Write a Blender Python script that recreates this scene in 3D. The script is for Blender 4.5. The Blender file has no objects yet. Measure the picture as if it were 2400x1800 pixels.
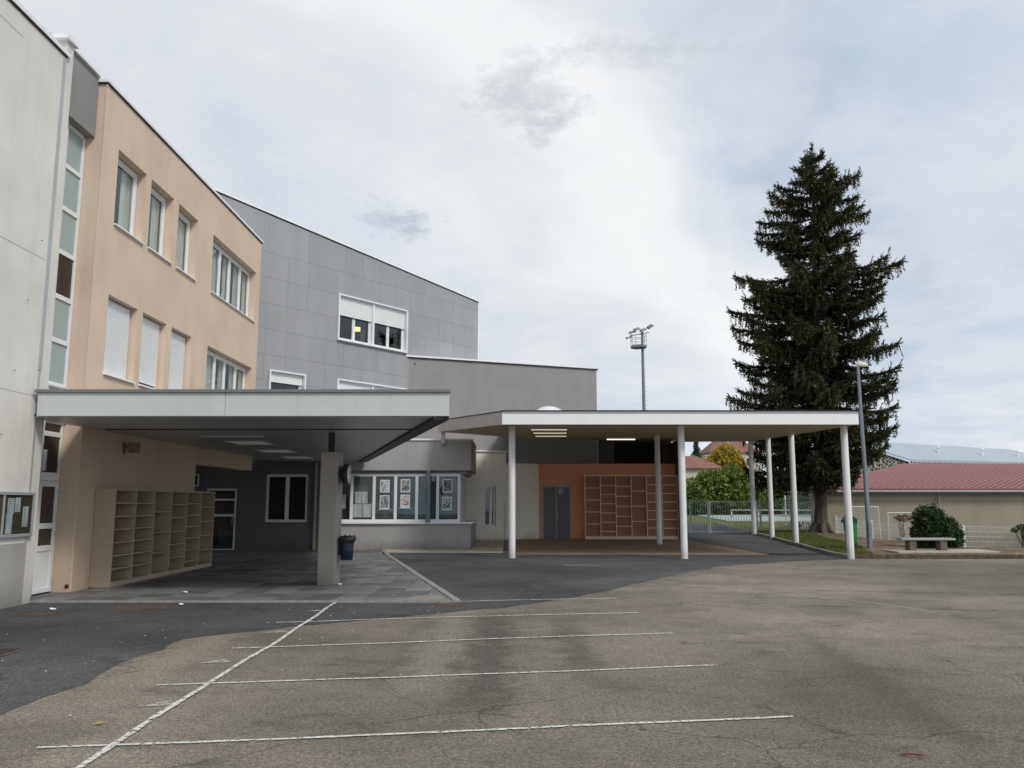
import bpy, bmesh, math, random
import numpy as np
from mathutils import Vector, Matrix, noise
R = math.radians
random.seed(7); np.random.seed(7)
S = bpy.context.scene
C = S.collection
# ------------------------------------------------------------------ camera
PITCH = math.atan(278 / 1940)
cd = bpy.data.cameras.new('camera'); cam = bpy.data.objects.new('camera', cd); C.objects.link(cam)
cam.location = (0, 0, 1.65); cam.rotation_euler = (R(90) + PITCH, 0, 0)
cd.sensor_width = 36; cd.lens = 29.1; cd.clip_start = .05; cd.clip_end = 4000
S.camera = cam
# ------------------------------------------------------------------ world: overcast sky over a Nishita sky
SKYK = .80
SUN_EL, SUN_AZ = 44, 138          # azimuth clockwise from +Y
w = bpy.data.worlds.new('World'); S.world = w; w.use_nodes = True
nt = w.node_tree; N = nt.nodes; L = nt.links; N.clear()
def nd(t, **k):
    n = N.new(t)
    for a, b in k.items(): setattr(n, a, b)
    return n
out = nd('ShaderNodeOutputWorld'); bg = nd('ShaderNodeBackground'); bg.inputs[1].default_value = .1
L.new(bg.outputs[0], out.inputs[0])
sky = nd('ShaderNodeTexSky', sky_type='NISHITA', sun_disc=False); sky.sun_elevation = R(SUN_EL); sky.sun_rotation = R(SUN_AZ)
tc = nd('ShaderNodeTexCoord'); sep = nd('ShaderNodeSeparateXYZ'); L.new(tc.outputs['Generated'], sep.inputs[0])
def M_(op, a, b=None, c=None):
    n = nd('ShaderNodeMath', operation=op)
    for i, v in enumerate((a, b, c)):
        if v is None: continue
        if isinstance(v, (int, float)): n.inputs[i].default_value = v
        else: L.new(v, n.inputs[i])
    return n.outputs[0]
zz = M_('ADD', M_('MAXIMUM', sep.outputs[2], 0.0), .16)
cx = M_('DIVIDE', sep.outputs[0], zz); cy = M_('DIVIDE', sep.outputs[1], zz)
cmb = nd('ShaderNodeCombineXYZ'); L.new(cx, cmb.inputs[0]); L.new(cy, cmb.inputs[1])
def wnoise(scale, det, off, rough=.55, vec=None, sc=(1, 1, 1), rot=0, dist=0):
    mp = nd('ShaderNodeMapping'); mp.inputs[1].default_value = off; mp.inputs[3].default_value = sc; mp.inputs[2].default_value = (0, 0, rot)
    L.new(vec or cmb.outputs[0], mp.inputs[0])
    n = nd('ShaderNodeTexNoise'); n.inputs['Scale'].default_value = scale; n.inputs['Detail'].default_value = det
    n.inputs['Roughness'].default_value = rough; n.inputs['Distortion'].default_value = dist
    L.new(mp.outputs[0], n.inputs['Vector']); return n.outputs[0]
def wramp(f, pts):
    r = nd('ShaderNodeValToRGB'); L.new(f, r.inputs[0]); e = r.color_ramp.elements
    e[0].position, e[0].color = pts[0][0], (*pts[0][1], 1); e[1].position, e[1].color = pts[-1][0], (*pts[-1][1], 1)
    for p, c in pts[1:-1]:
        q = e.new(p); q.color = (*c, 1)
    return r.outputs[0]
def wmix(f, a, b, mode='MIX'):
    m = nd('ShaderNodeMix', data_type='RGBA', blend_type=mode)
    if isinstance(f, (int, float)): m.inputs[0].default_value = f
    else: L.new(f, m.inputs[0])
    for i, v in ((6, a), (7, b)):
        if isinstance(v, tuple): m.inputs[i].default_value = (*v, 1)
        else: L.new(v, m.inputs[i])
    return m.outputs[2]
def g1(v): return (v, v, v)
K = 10.0
# broad sheets: a bright band running diagonally, blue-grey sheets either side of it
diag = M_('ADD', M_('MULTIPLY', cx, .83), M_('MULTIPLY', cy, -.40))
big = wnoise(.75, 6, (3.1, 1.7, 0), .55, dist=.5)
band = M_('ADD', diag, M_('MULTIPLY', M_('SUBTRACT', big, .5), 1.5))
base = wramp(M_('ADD', M_('MULTIPLY', band, .8), .93), [(.0, (.70, .73, .77)), (.2, (.77, .79, .815)), (.44, (.91, .92, .915)), (.58, (.88, .892, .895)), (.78, (.65, .69, .75)), (.92, (.60, .645, .71)), (1.0, (.66, .70, .76))])
wisp = wnoise(1.3, 8, (8.2, 4.4, 0), .58, sc=(1, .38, 1), rot=.75, dist=.35)
base = wmix(.62, base, wramp(wisp, [(.38, (.38, .41, .46)), (.5, (.5, .5, .5)), (.62, (.63, .625, .61))]), 'OVERLAY')
puff = wnoise(3.2, 8, (2.2, 6.4, 0), .62, dist=.3)
base = wmix(.55, base, wramp(puff, [(.40, (.38, .41, .45)), (.5, (.5, .5, .5)), (.61, (.61, .61, .60))]), 'OVERLAY')
# a few ragged darker scuds
def scud(x, z, rx, rz, seed, amt):
    dx = M_('DIVIDE', M_('SUBTRACT', cx, x), rx); dy = M_('DIVIDE', M_('SUBTRACT', cy, z), rz)
    d = M_('SQRT', M_('ADD', M_('MULTIPLY', dx, dx), M_('MULTIPLY', dy, dy)))
    n = wnoise(6.0, 7, (seed, seed * 2, 0), .68)
    f = M_('SUBTRACT', M_('MULTIPLY', n, 4.2), M_('ADD', d, 1.35))
    return wramp(f, [(.0, g1(0)), (.75, g1(amt))])
for s_ in ((.03, 1.46, .16, .17, 3.0, .6), (.07, 1.52, .07, .07, 4.0, .75), (-.29, 1.91, .15, .12, 8.0, .9), (.12, 1.30, .24, .07, 5.0, .5), (-1.3, 1.6, .3, .2, 11.0, .35)):
    base = wmix(scud(*s_), base, (.46, .51, .56))
# low clouds near the horizon: long bright streaks on a bluer band
hz = nd('ShaderNodeMapRange'); L.new(sep.outputs[2], hz.inputs[0]); hz.inputs[1].default_value = .0; hz.inputs[2].default_value = .19
hz.inputs[3].default_value = 1; hz.inputs[4].default_value = 0; hz.interpolation_type = 'SMOOTHSTEP'
lowv = nd('ShaderNodeMapping'); lowv.inputs[3].default_value = (2.4, 2.4, 12); L.new(tc.outputs['Generated'], lowv.inputs[0])
low = wnoise(1.5, 8, (4.6, 2.2, 6.3), .58, vec=lowv.outputs[0], dist=.3)
lowc = wramp(low, [(.36, (.42, .515, .71)), (.45, (.52, .60, .755)), (.53, (.66, .715, .80)), (.61, (.88, .90, .91))])
base = wmix(M_('MULTIPLY', hz.outputs[0], .85), base, lowc)
kk = nd('ShaderNodeVectorMath', operation='SCALE'); L.new(base, kk.inputs[0]); kk.inputs[3].default_value = K * SKYK
fin = wmix(.93, sky.outputs[0], kk.outputs[0])
L.new(fin, bg.inputs[0])
# ------------------------------------------------------------------ sun (veiled) and exposure
sd = bpy.data.lights.new('sun', 'SUN'); sd.energy = 1.5; sd.angle = R(14); sd.color = (1, .965, .91)
so = bpy.data.objects.new('sun', sd); C.objects.link(so)
vs = Vector((math.sin(R(SUN_AZ)) * math.cos(R(SUN_EL)), math.cos(R(SUN_AZ)) * math.cos(R(SUN_EL)), math.sin(R(SUN_EL))))
so.rotation_euler = vs.to_track_quat('Z', 'Y').to_euler(); so.location = (20, -20, 40)
S.view_settings.view_transform = 'Standard'; S.view_settings.look = 'None'; S.view_settings.gamma = 1
S.view_settings.use_curve_mapping = False; S.view_settings.exposure = .40
S.render.engine = 'CYCLES'
S.cycles.max_bounces = 8; S.cycles.diffuse_bounces = 4; S.cycles.transparent_max_bounces = 16

# ------------------------------------------------------------------ materials
class Mat:
    def __init__(s, name, rough=.8, spec=.3, metal=0):
        s.m = bpy.data.materials.new(name); s.m.use_nodes = True; s.t = s.m.node_tree
        s.b = s.t.nodes['Principled BSDF']; s.b.inputs['Roughness'].default_value = rough
        s.b.inputs['Specular IOR Level'].default_value = spec; s.b.inputs['Metallic'].default_value = metal
        s.co = s.n('ShaderNodeTexCoord').outputs['Object']; s.bh = None
    def n(s, t, **k):
        n = s.t.nodes.new(t)
        for a, b in k.items(): setattr(n, a, b)
        return n
    def l(s, a, b): s.t.links.new(a, b)
    def put(s, v, i):
        if isinstance(v, (int, float)): i.default_value = v
        elif isinstance(v, tuple): i.default_value = (*v, 1) if len(i.default_value) == 4 else v
        else: s.l(v, i)
    def vec(s, sc=(1, 1, 1), off=(0, 0, 0), rot=(0, 0, 0)):
        m = s.n('ShaderNodeMapping'); m.inputs[1].default_value = off; m.inputs[2].default_value = rot; m.inputs[3].default_value = sc
        s.l(s.co, m.inputs[0]); return m.outputs[0]
    def noise(s, scale, det=4, rough=.55, sc=(1, 1, 1), off=(0, 0, 0), dist=0):
        n = s.n('ShaderNodeTexNoise'); n.inputs['Scale'].default_value = scale; n.inputs['Detail'].default_value = det
        n.inputs['Roughness'].default_value = rough; n.inputs['Distortion'].default_value = dist
        s.l(s.vec(sc, off), n.inputs['Vector']); return n.outputs[0]
    def vor(s, scale, sc=(1, 1, 1), feature='F1', out=0, rnd=1):
        n = s.n('ShaderNodeTexVoronoi', feature=feature); n.inputs['Scale'].default_value = scale; n.inputs['Randomness'].default_value = rnd
        s.l(s.vec(sc), n.inputs['Vector']); return n.outputs[out]
    def ramp(s, f, pts, interp='LINEAR'):
        r = s.n('ShaderNodeValToRGB'); s.l(f, r.inputs[0]); r.color_ramp.interpolation = interp; e = r.color_ramp.elements
        c = lambda v: (v, v, v, 1) if isinstance(v, (int, float)) else (*v, 1)
        e[0].position, e[0].color = pts[0][0], c(pts[0][1]); e[1].position, e[1].color = pts[-1][0], c(pts[-1][1])
        for p, v in pts[1:-1]:
            q = e.new(p); q.color = c(v)
        return r.outputs[0]
    def mix(s, f, a, b, mode='MIX'):
        m = s.n('ShaderNodeMix', data_type='RGBA', blend_type=mode)
        s.put(f, m.inputs[0]); s.put(a, m.inputs[6]); s.put(b, m.inputs[7]); return m.outputs[2]
    def math(s, op, a, b=0.):
        m = s.n('ShaderNodeMath', operation=op); s.put(a, m.inputs[0]); s.put(b, m.inputs[1]); return m.outputs[0]
    def col(s, v): s.put(v, s.b.inputs['Base Color']); return s
    def rgh(s, v): s.put(v, s.b.inputs['Roughness']); return s
    def bump(s, h, strength=.3, dist=.01):
        b = s.n('ShaderNodeBump'); b.inputs['Strength'].default_value = strength; b.inputs['Distance'].default_value = dist
        s.l(h, b.inputs['Height']); s.l(b.outputs[0], s.b.inputs['Normal']); return s
    def island(s): return s.n('ShaderNodeNewGeometry').outputs['Random Per Island']
    def objrnd(s): return s.n('ShaderNodeObjectInfo').outputs['Random']

def plain(name, c, rough=.7, spec=.3, metal=0, var=.06, scale=3, bump=0):
    m = Mat(name, rough, spec, metal)
    n = m.noise(scale, 5)
    m.col(m.mix(m.ramp(n, [(.3, 0), (.7, 1)]), tuple(x * (1 - var) for x in c), tuple(min(1, x * (1 + var)) for x in c)))
    if bump: m.bump(m.noise(60, 3), bump, .004)
    return m.m
def render_coat(name, c, dirt=.5, streak=.4, dc=(.12, .115, .10), var=.05):
    """painted render: blotches, soft vertical run-off streaks, fine grain, dirt at the foot"""
    m = Mat(name, .9, .2)
    a = m.ramp(m.noise(.7, 5, .6), [(.3, tuple(x * (1 - var) for x in c)), (.7, tuple(min(1, x * (1 + var)) for x in c))])
    st = m.ramp(m.noise(1.6, 5, .6, sc=(1.6, 1.6, .12)), [(.5, 0), (.78, 1)])
    a = m.mix(m.math('MULTIPLY', st, streak * .5), a, tuple(x * .62 for x in c))
    z = m.n('ShaderNodeSeparateXYZ'); m.l(m.co, z.inputs[0])
    foot = m.n('ShaderNodeMapRange'); m.l(m.math('ADD', z.outputs[2], m.math('MULTIPLY', m.noise(3, 4), -.5)), foot.inputs[0])
    foot.inputs[1].default_value = -.3; foot.inputs[2].default_value = .22; foot.inputs[3].default_value = 1; foot.inputs[4].default_value = 0
    a = m.mix(m.math('MULTIPLY', foot.outputs[0], dirt), a, dc)
    sp = m.ramp(m.noise(7, 3), [(.70, 0), (.76, 1)])
    a = m.mix(m.math('MULTIPLY', sp, .12), a, tuple(x * .5 for x in c))
    m.col(a).bump(m.noise(120, 3), .25, .004)
    return m.m
def foliage(name, cols, trans=.25, rough=.65):
    m = Mat(name, rough, .25)
    m.col(m.ramp(m.island(), cols))
    m.b.inputs['Subsurface Weight'].default_value = 0
    tr = m.n('ShaderNodeBsdfTranslucent'); m.put(m.ramp(m.island(), [(p, tuple(x * 1.3 for x in c)) for p, c in cols]), tr.inputs[0])
    mx = m.n('ShaderNodeMixShader'); mx.inputs[0].default_value = trans
    m.l(m.b.outputs[0], mx.inputs[1]); m.l(tr.outputs[0], mx.inputs[2])
    m.l(mx.outputs[0], m.t.nodes['Material Output'].inputs[0])
    return m.m
def glass(name, tint=(.75, .8, .8), refl=1.0, base=.03):
    m = Mat(name); t = m.t
    tr = m.n('ShaderNodeBsdfTransparent'); tr.inputs[0].default_value = (*tint, 1)
    gl = m.n('ShaderNodeBsdfGlossy'); gl.inputs['Roughness'].default_value = .015; gl.inputs[0].default_value = (.9, .93, .95, 1)
    fr = m.n('ShaderNodeLayerWeight'); fr.inputs[0].default_value = .5
    f = m.math('ADD', m.math('MULTIPLY', m.math('POWER', fr.outputs['Facing'], 4.5), refl * .7), base)
    bp = m.n('ShaderNodeBump'); bp.inputs['Strength'].default_value = .06; bp.inputs['Distance'].default_value = .01
    m.l(m.noise(.9, 2), bp.inputs['Height']); m.l(bp.outputs[0], gl.inputs['Normal'])
    mx = m.n('ShaderNodeMixShader'); m.l(f, mx.inputs[0]); m.l(tr.outputs[0], mx.inputs[1]); m.l(gl.outputs[0], mx.inputs[2])
    m.l(mx.outputs[0], t.nodes['Material Output'].inputs[0]); t.nodes.remove(m.b)
    return m.m
def emit(name, c, s):
    m = Mat(name, .5); m.col(c); m.b.inputs['Emission Color'].default_value = (*c, 1); m.b.inputs['Emission Strength'].default_value = s
    return m.m
def asphalt(name, lo, hi, spk=.35, stain=(.055, .052, .045), stain_amt=.5, cracks=True, warm=(.20, .165, .15), moss=0.0, streaks=None):
    m = Mat(name, .93, .2)
    a = m.mix(m.ramp(m.noise(.16, 6, .6, off=(4, 3, 0)), [(.36, 0), (.62, 1)]), lo, hi)
    a = m.mix(m.math('MULTIPLY', m.ramp(m.noise(.45, 5, .6, off=(14, 1, 0)), [(.45, 0), (.7, 1)]), .45), a, warm)
    if moss: a = m.mix(m.math('MULTIPLY', m.ramp(m.noise(.5, 6, .65, off=(2, 21, 0)), [(.46, 0), (.62, 1)]), moss), a, (.090, .084, .064))
    a = m.mix(m.math('MULTIPLY', m.ramp(m.noise(1.15, 7, .7, sc=(.75, 1.3, 1), dist=.4), [(.55, 0), (.70, 1)]), stain_amt), a, stain)
    a = m.mix(m.math('MULTIPLY', m.ramp(m.noise(5.5, 6, .7), [(.38, 0), (.66, 1)]), .30), a, tuple(x * .5 for x in lo))
    g = m.noise(75, 4, .75)
    a = m.mix(spk, a, m.ramp(g, [(.34, .08), (.5, .5), (.66, .95)]), 'OVERLAY')
    if streaks: a = streaks(m, a)
    g2 = m.noise(28, 3, .7)
    a = m.mix(.8, a, m.ramp(g2, [(.35, .30), (.5, .5), (.66, .74)]), 'OVERLAY')
    chip = m.ramp(m.vor(17), [(.06, 1), (.12, 0)])
    cm = m.ramp(m.vor(17, out=1), [(.78, 0), (.8, 1)])
    a = m.mix(m.math('MULTIPLY', m.math('MULTIPLY', chip, cm), .85), a, (.42, .40, .37))
    if cracks:
        dv = m.n('ShaderNodeVectorMath', operation='ADD'); nn = m.n('ShaderNodeTexNoise'); nn.inputs['Scale'].default_value = 1.6; nn.inputs['Detail'].default_value = 6; m.l(m.co, nn.inputs['Vector'])
        m.l(m.co, dv.inputs[0]); sc_ = m.n('ShaderNodeVectorMath', operation='SCALE'); m.l(nn.outputs['Color'], sc_.inputs[0]); sc_.inputs[3].default_value = .7; m.l(sc_.outputs[0], dv.inputs[1])
        vo = m.n('ShaderNodeTexVoronoi', feature='DISTANCE_TO_EDGE'); vo.inputs['Scale'].default_value = .42; m.l(dv.outputs[0], vo.inputs['Vector'])
        cr = m.ramp(vo.outputs['Distance'], [(0, 1), (.006, 0)])
        n2 = m.ramp(m.noise(.35, 3, off=(7, 7, 0)), [(.50, 0), (.56, 1)])
        a = m.mix(m.math('MULTIPLY', m.math('MULTIPLY', cr, n2), .7), a, (.035, .033, .03))
    m.col(a).bump(g, .5, .006)
    return m.m
def wood(name, c1, c2, rough=.6, sc=(1, 1, 12)):
    m = Mat(name, rough, .3)
    n = m.noise(2.5, 5, .6, sc=sc, dist=.6)
    a = m.mix(m.ramp(n, [(.3, 0), (.7, 1)]), c1, c2)
    a = m.mix(.12, a, m.ramp(m.noise(50, 2), [(.3, .3), (.7, .7)]), 'OVERLAY')
    m.col(a).bump(n, .1, .003); return m.m

MT = {}
def yard_marks(m, a):
    # dark strips and pale strips that lie on the yard surface
    z = m.n('ShaderNodeSeparateXYZ'); m.l(m.co, z.inputs[0]); X, Y = z.outputs[0], z.outputs[1]
    def strip(cx_, w_, y0, y1, col, amt, slope=0.):
        xx = m.math('SUBTRACT', X, m.math('ADD', m.math('MULTIPLY', Y, slope), cx_))
        d = m.math('ABSOLUTE', m.math('ADD', xx, m.math('MULTIPLY', m.math('SUBTRACT', m.noise(2.6, 8, .78, off=(cx_, 3, 0)), .5), w_ * 4.5)))
        f = m.ramp(m.math('DIVIDE', d, w_), [(.25, amt), (1, 0)])
        e = m.n('ShaderNodeMapRange'); m.l(Y, e.inputs[0]); e.inputs[1].default_value = y0; e.inputs[2].default_value = y0 + 1.5; e2 = m.n('ShaderNodeMapRange'); m.l(Y, e2.inputs[0]); e2.inputs[1].default_value = y1; e2.inputs[2].default_value = y1 - 2
        return m.mix(m.math('MULTIPLY', f, m.math('MULTIPLY', e.outputs[0], e2.outputs[0])), st[0], col)
    st = [a]
    st[0] = strip(-.25, .38, 6.2, 13.8, (.075, .070, .06), .7)
    st[0] = strip(-.85, .32, 6.8, 14.5, (.25, .23, .19), .55)
    st[0] = strip(.75, .3, 7.5, 13, (.075, .07, .055), .55)
    st[0] = strip(-3.4, .35, 7, 12.5, (.26, .225, .17), .6, -.02)
    st[0] = strip(2.4, .25, 5, 12, (.08, .076, .06), .5, .12)
    return st[0]
MT['asph'] = asphalt('courtyard_asphalt', (.140, .126, .102), (.275, .241, .200), .85, stain_amt=.6, moss=.45, warm=(.225, .19, .165), streaks=yard_marks)
MT['dark_asph'] = asphalt('new_asphalt', (.046, .046, .047), (.125, .125, .128), .6, stain=(.027, .027, .026), stain_amt=.6, cracks=False, warm=(.072, .070, .066))
MT['road'] = asphalt('drive_asphalt', (.085, .085, .09), (.11, .11, .115), .25, stain=(.06, .06, .065), stain_amt=.3, cracks=False, warm=(.1, .1, .1))
MT['cream'] = render_coat('cream_render', (.74, .71, .655), .5, .7, var=.09)
MT['cream2'] = render_coat('cream_render_low', (.86, .815, .71), .6, .5)
MT['pink'] = render_coat('apricot_render', (.675, .54, .42), .35, .5, (.3, .22, .16), .08)
MT['greyr'] = render_coat('grey_render', (.29, .285, .28), .5, .5, var=.09)
MT['greyr2'] = render_coat('bay_grey_render', (.40, .39, .38), .6, .6)
MT['oran'] = render_coat('orange_render', (.74, .355, .225), .3, .2, (.14, .08, .05))
MT['drk2'] = render_coat('shaded_grey_render', (.15, .15, .15), .4, .4, (.06, .06, .06))  # grey render with the shade below the canopy put into its colour
MT['drk'] = plain('dark_render', (.16, .16, .165), .9, .2)
MT['conc'] = render_coat('concrete', (.40, .37, .335), .5, .6, (.13, .12, .1), .1)
MT['concbase'] = render_coat('stained_concrete', (.42, .41, .385), .6, 1.0, (.12, .12, .1), .14)
MT['white'] = plain('white_pvc', (.80, .81, .81), .35, .5, var=.03)
MT['cap'] = plain('white_metal_coping', (.85, .85, .86), .4, .5, var=.05)
MT['capdark'] = plain('cap_shadow_strip', (.035, .03, .035), .7)  # near-black strip paints the shadow line under the copings
MT['alu'] = plain('grey_aluminium', (.46, .48, .50), .4, .5, .3)
MT['steel'] = plain('painted_steel_grey', (.20, .23, .25), .5, .4, .3, .12)
MT['steelpost'] = plain('lamp_post_paint', (.22, .255, .29), .5, .4, .2, .1, 2)
MT['black'] = plain('black_steel', (.018, .019, .022), .5, .4)
MT['blackp'] = plain('black_plastic_bag', (.012, .014, .02), .28, .6)
MT['fascia'] = render_coat('pale_blue_grey_fascia', (.55, .585, .59), 0, .5, var=.04)
MT['fascap'] = plain('fascia_cap_grey', (.20, .21, .22), .5, .4, .2)
MT['soffit'] = plain('grey_metal_soffit', (.43, .445, .445), .35, .5, .2, .1, 1)
MT['wfascia'] = render_coat('white_fascia', (.88, .88, .88), 0, .25, var=.015)
MT['bfascia'] = plain('pinkish_beige_fascia', (.56, .50, .47), .6, .3, 0, .05)
MT['gfascia'] = plain('grey_fascia_trim', (.36, .36, .39), .6, .3, 0, .08)
MT['wcol'] = render_coat('white_painted_column', (.80, .80, .80), .5, 1.1, (.3, .28, .25), .05)  # strong streaks and dirt mix grime with mottled tree shadow painted into the colour
MT['wsoffit'] = wood('brown_soffit_boards', (.52, .43, .32), (.62, .52, .39), .6, (.5, 8, 8))
MT['locker'] = wood('light_plywood', (.47, .385, .295), (.53, .44, .345), .6, (1, 1, 5))
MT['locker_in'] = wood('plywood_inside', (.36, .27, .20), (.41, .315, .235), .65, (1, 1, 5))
MT['lockr'] = wood('beige_locker_edge', (.78, .64, .52), (.84, .70, .57), .6)
MT['lockr_in'] = wood('red_brown_locker_back', (.33, .165, .105), (.39, .20, .13), .65, (1, 1, 3))
MT['brownw'] = wood('brown_boards', (.14, .075, .045), (.19, .10, .06), .6, (6, 6, .6))
MT['darkw'] = wood('dark_brown_louvre', (.012, .008, .006), (.02, .013, .01), .6)
MT['glass'] = glass('window_glass', (.90, .93, .92), 1.0, .035)
MT['glassd'] = glass('dark_window_glass', (.72, .77, .77), .9, .06)
MT['frost'] = plain('frosted_glass', (.34, .42, .41), .18, .6, 0, .05, 1)
MT['darkpane'] = plain('dark_opaque_pane', (.018, .012, .012), .12, .5)
MT['inside'] = plain('dark_interior', (.05, .05, .05), .9)
MT['blindgrey'] = plain('office_back_blind', (.30, .335, .325), .8, .2, var=.12, scale=1)
MT['paper'] = plain('white_paper', (.78, .79, .80), .7, .2, var=.02)
MT['rust'] = asphalt('rusty_cover', (.105, .075, .062), (.135, .095, .08), .4, stain_amt=.4, cracks=False, warm=(.11, .085, .07))
MT['tan'] = asphalt('tan_floor', (.32, .235, .165), (.37, .28, .20), .15, stain=(.13, .09, .06), stain_amt=.25, cracks=False, warm=(.21, .15, .1))
MT['stonekerb'] = plain('concrete_kerb', (.29, .28, .265), .9, .2, 0, .2, 8, .4)
MT['darkkerb'] = plain('dark_weathered_kerb', (.10, .08, .06), .95, .2, 0, .3, 5, .4)
MT['slab'] = plain('pale_paving_slab', (.44, .40, .33), .9, .2, 0, .12, 4, .3)
MT['green'] = plain('green_plastic', (.02, .19, .065), .4, .5, 0, .1)
MT['dgreen'] = plain('dark_green_plastic', (.006, .05, .035), .4, .5, 0, .1)
MT['galv'] = plain('galvanised_steel', (.42, .46, .47), .45, .5, .5, .15, 9)
MT['galvp'] = plain('pale_green_grey_steel', (.36, .43, .42), .5, .4, .2, .1)
MT['wmesh'] = plain('white_fence_wire', (.62, .64, .62), .5, .4, 0, .08)
MT['benchc'] = render_coat('bench_concrete', (.38, .37, .36), .2, .5)
MT['benchleg'] = plain('brown_bench_leg', (.15, .12, .105), .9, .2, 0, .2, 8, .4)
MT['shedw'] = render_coat('olive_beige_render', (.34, .30, .24), .5, .7)
MT['redroof'] = plain('red_metal_roof', (.175, .052, .053), .6, .3, 0, .25, .9)
MT['redrib'] = plain('pale_red_rib', (.31, .14, .135), .5, .4, 0, .12)
MT['silver'] = plain('silver_roof', (.38, .43, .47), .45, .4, .1, .05, .2)
MT['gutter'] = plain('grey_gutter', (.30, .30, .31), .5)
MT['terrac'] = plain('terracotta_roof', (.22, .115, .09), .85, .2, 0, .2, 1.5)
MT['darkroof'] = plain('dark_slate_roof', (.11, .085, .085), .85, .2, 0, .2, 1.5)
MT['housew'] = plain('pale_house_wall', (.60, .55, .47), .9)
MT['clockf'] = plain('clock_face', (.78, .78, .76), .35, .5, 0, .02)
MT['pipe'] = render_coat('yellowed_downpipe', (.42, .35, .24), .5, 1.2, (.12, .07, .03), .2)
MT['paint'] = None
m = Mat('chalky_white_paint', .9, .2)
pn = m.noise(22, 5, .75)
m.col((.66, .66, .62))
tr = m.n('ShaderNodeBsdfTransparent'); mx = m.n('ShaderNodeMixShader')
m.l(m.ramp(pn, [(.40, 1), (.50, 0)]), mx.inputs[0]); m.l(m.b.outputs[0], mx.inputs[1]); m.l(tr.outputs[0], mx.inputs[2])
m.l(mx.outputs[0], m.t.nodes['Material Output'].inputs[0]); MT['paint'] = m.m
m = Mat('grey_fibre_cement_panel', .62, .35)
a = m.ramp(m.objrnd(), [(0, (.33, .337, .345)), (1, (.362, .368, .377))])
a = m.mix(m.math('MULTIPLY', m.ramp(m.noise(.9, 5, .6, sc=(1.3, 1.3, .5)), [(.35, 0), (.7, 1)]), .35), a, (.225, .235, .25))
a = m.mix(m.math('MULTIPLY', m.ramp(m.noise(5, 5, .6), [(.55, 0), (.75, 1)]), .18), a, (.37, .385, .40))
m.col(a); MT['panel'] = m.m
m = Mat('grey_paving_tile', .72, .35)
a = m.ramp(m.objrnd(), [(0, (.115, .115, .112)), (.5, (.185, .186, .183)), (1, (.265, .266, .262))])
a = m.mix(m.math('MULTIPLY', m.ramp(m.noise(.6, 6, .65), [(.42, 0), (.66, 1)]), .55), a, (.075, .075, .078))
a = m.mix(m.math('MULTIPLY', m.ramp(m.noise(9, 5, .7), [(.4, 0), (.7, 1)]), .3), a, (.10, .10, .095))
m.col(a).rgh(m.ramp(m.noise(.8, 4), [(.35, .35), (.6, .8)])).bump(m.noise(90, 3), .2, .003); MT['tile'] = m.m
m = Mat('buff_flagstone', .9, .2)
a = m.ramp(m.objrnd(), [(0, (.46, .41, .32)), (1, (.60, .54, .43))])
a = m.mix(m.math('MULTIPLY', m.ramp(m.noise(5, 5, .7), [(.4, 0), (.7, 1)]), .4), a, (.2, .18, .13)); m.col(a); MT['flag'] = m.m
m = Mat('lawn', .95, .1)
a = m.ramp(m.noise(1.0, 6, .65), [(.32, (.10, .115, .028)), (.5, (.135, .15, .04)), (.66, (.16, .13, .07))])
a = m.mix(.4, a, m.ramp(m.noise(30, 4, .7), [(.3, .2), (.7, .8)]), 'OVERLAY'); m.col(a).bump(m.noise(25, 4), .8, .03); MT['lawn'] = m.m
m = Mat('bare_earth', .97, .1)
a = m.ramp(m.noise(1.3, 6, .65), [(.3, (.12, .08, .055)), (.55, (.20, .15, .11)), (.72, (.27, .22, .17))])
a = m.mix(.45, a, m.ramp(m.noise(26, 4, .7), [(.3, .2), (.7, .8)]), 'OVERLAY'); m.col(a).bump(m.noise(18, 4), .9, .04); MT['earth'] = m.m
m = Mat('field', .95, .1)
m.col(m.ramp(m.noise(.08, 5), [(.3, (.06, .09, .03)), (.7, (.13, .13, .07))])); MT['field'] = m.m
m = Mat('pitch', .9, .2)
m.col(m.ramp(m.noise(.3, 5), [(.3, (.26, .35, .33)), (.7, (.40, .46, .43))])); MT['pitch'] = m.m
m = Mat('black_stone_pale_mortar', .9, .2)
e = m.ramp(m.vor(3.6, feature='DISTANCE_TO_EDGE'), [(.07, 1), (.12, 0)])
m.col(m.mix(e, m.ramp(m.vor(3.6, out=1), [(0, (.02, .02, .022)), (1, (.07, .065, .065))]), (.42, .39, .33))).bump(e, .6, .05); MT['stone'] = m.m
m = Mat('bark', .95, .1)
bn = m.noise(6, 6, .7, sc=(1.5, 1.5, .3))
m.col(m.ramp(bn, [(.3, (.05, .042, .038)), (.5, (.12, .10, .09)), (.7, (.20, .175, .155))])).bump(bn, 1, .06); MT['bark'] = m.m
m = Mat('sheer_curtain', .9, .1)
m.col(m.ramp(m.noise(3, 4, sc=(4, 4, .3)), [(.3, (.46, .46, .43)), (.7, (.70, .69, .65))])); MT['curtain'] = m.m
MT['curtain2'] = plain('brown_curtain', (.27, .22, .18), .9)
MT['spruce'] = foliage('spruce_needles', [(0, (.014, .024, .012)), (.45, (.034, .048, .019)), (.75, (.075, .080, .03)), (.93, (.09, .09, .035)), (1, (.14, .095, .05))], .15)
MT['cone'] = plain('spruce_cone', (.30, .165, .085), .8, .2, 0, .3)
MT['bush'] = foliage('laurel_leaves', [(0, (.012, .030, .012)), (.6, (.03, .062, .02)), (1, (.075, .115, .038))], .2)
MT['bright'] = foliage('bright_bush_leaves', [(0, (.07, .12, .02)), (.6, (.17, .23, .05)), (1, (.32, .36, .10))], .35)
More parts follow.
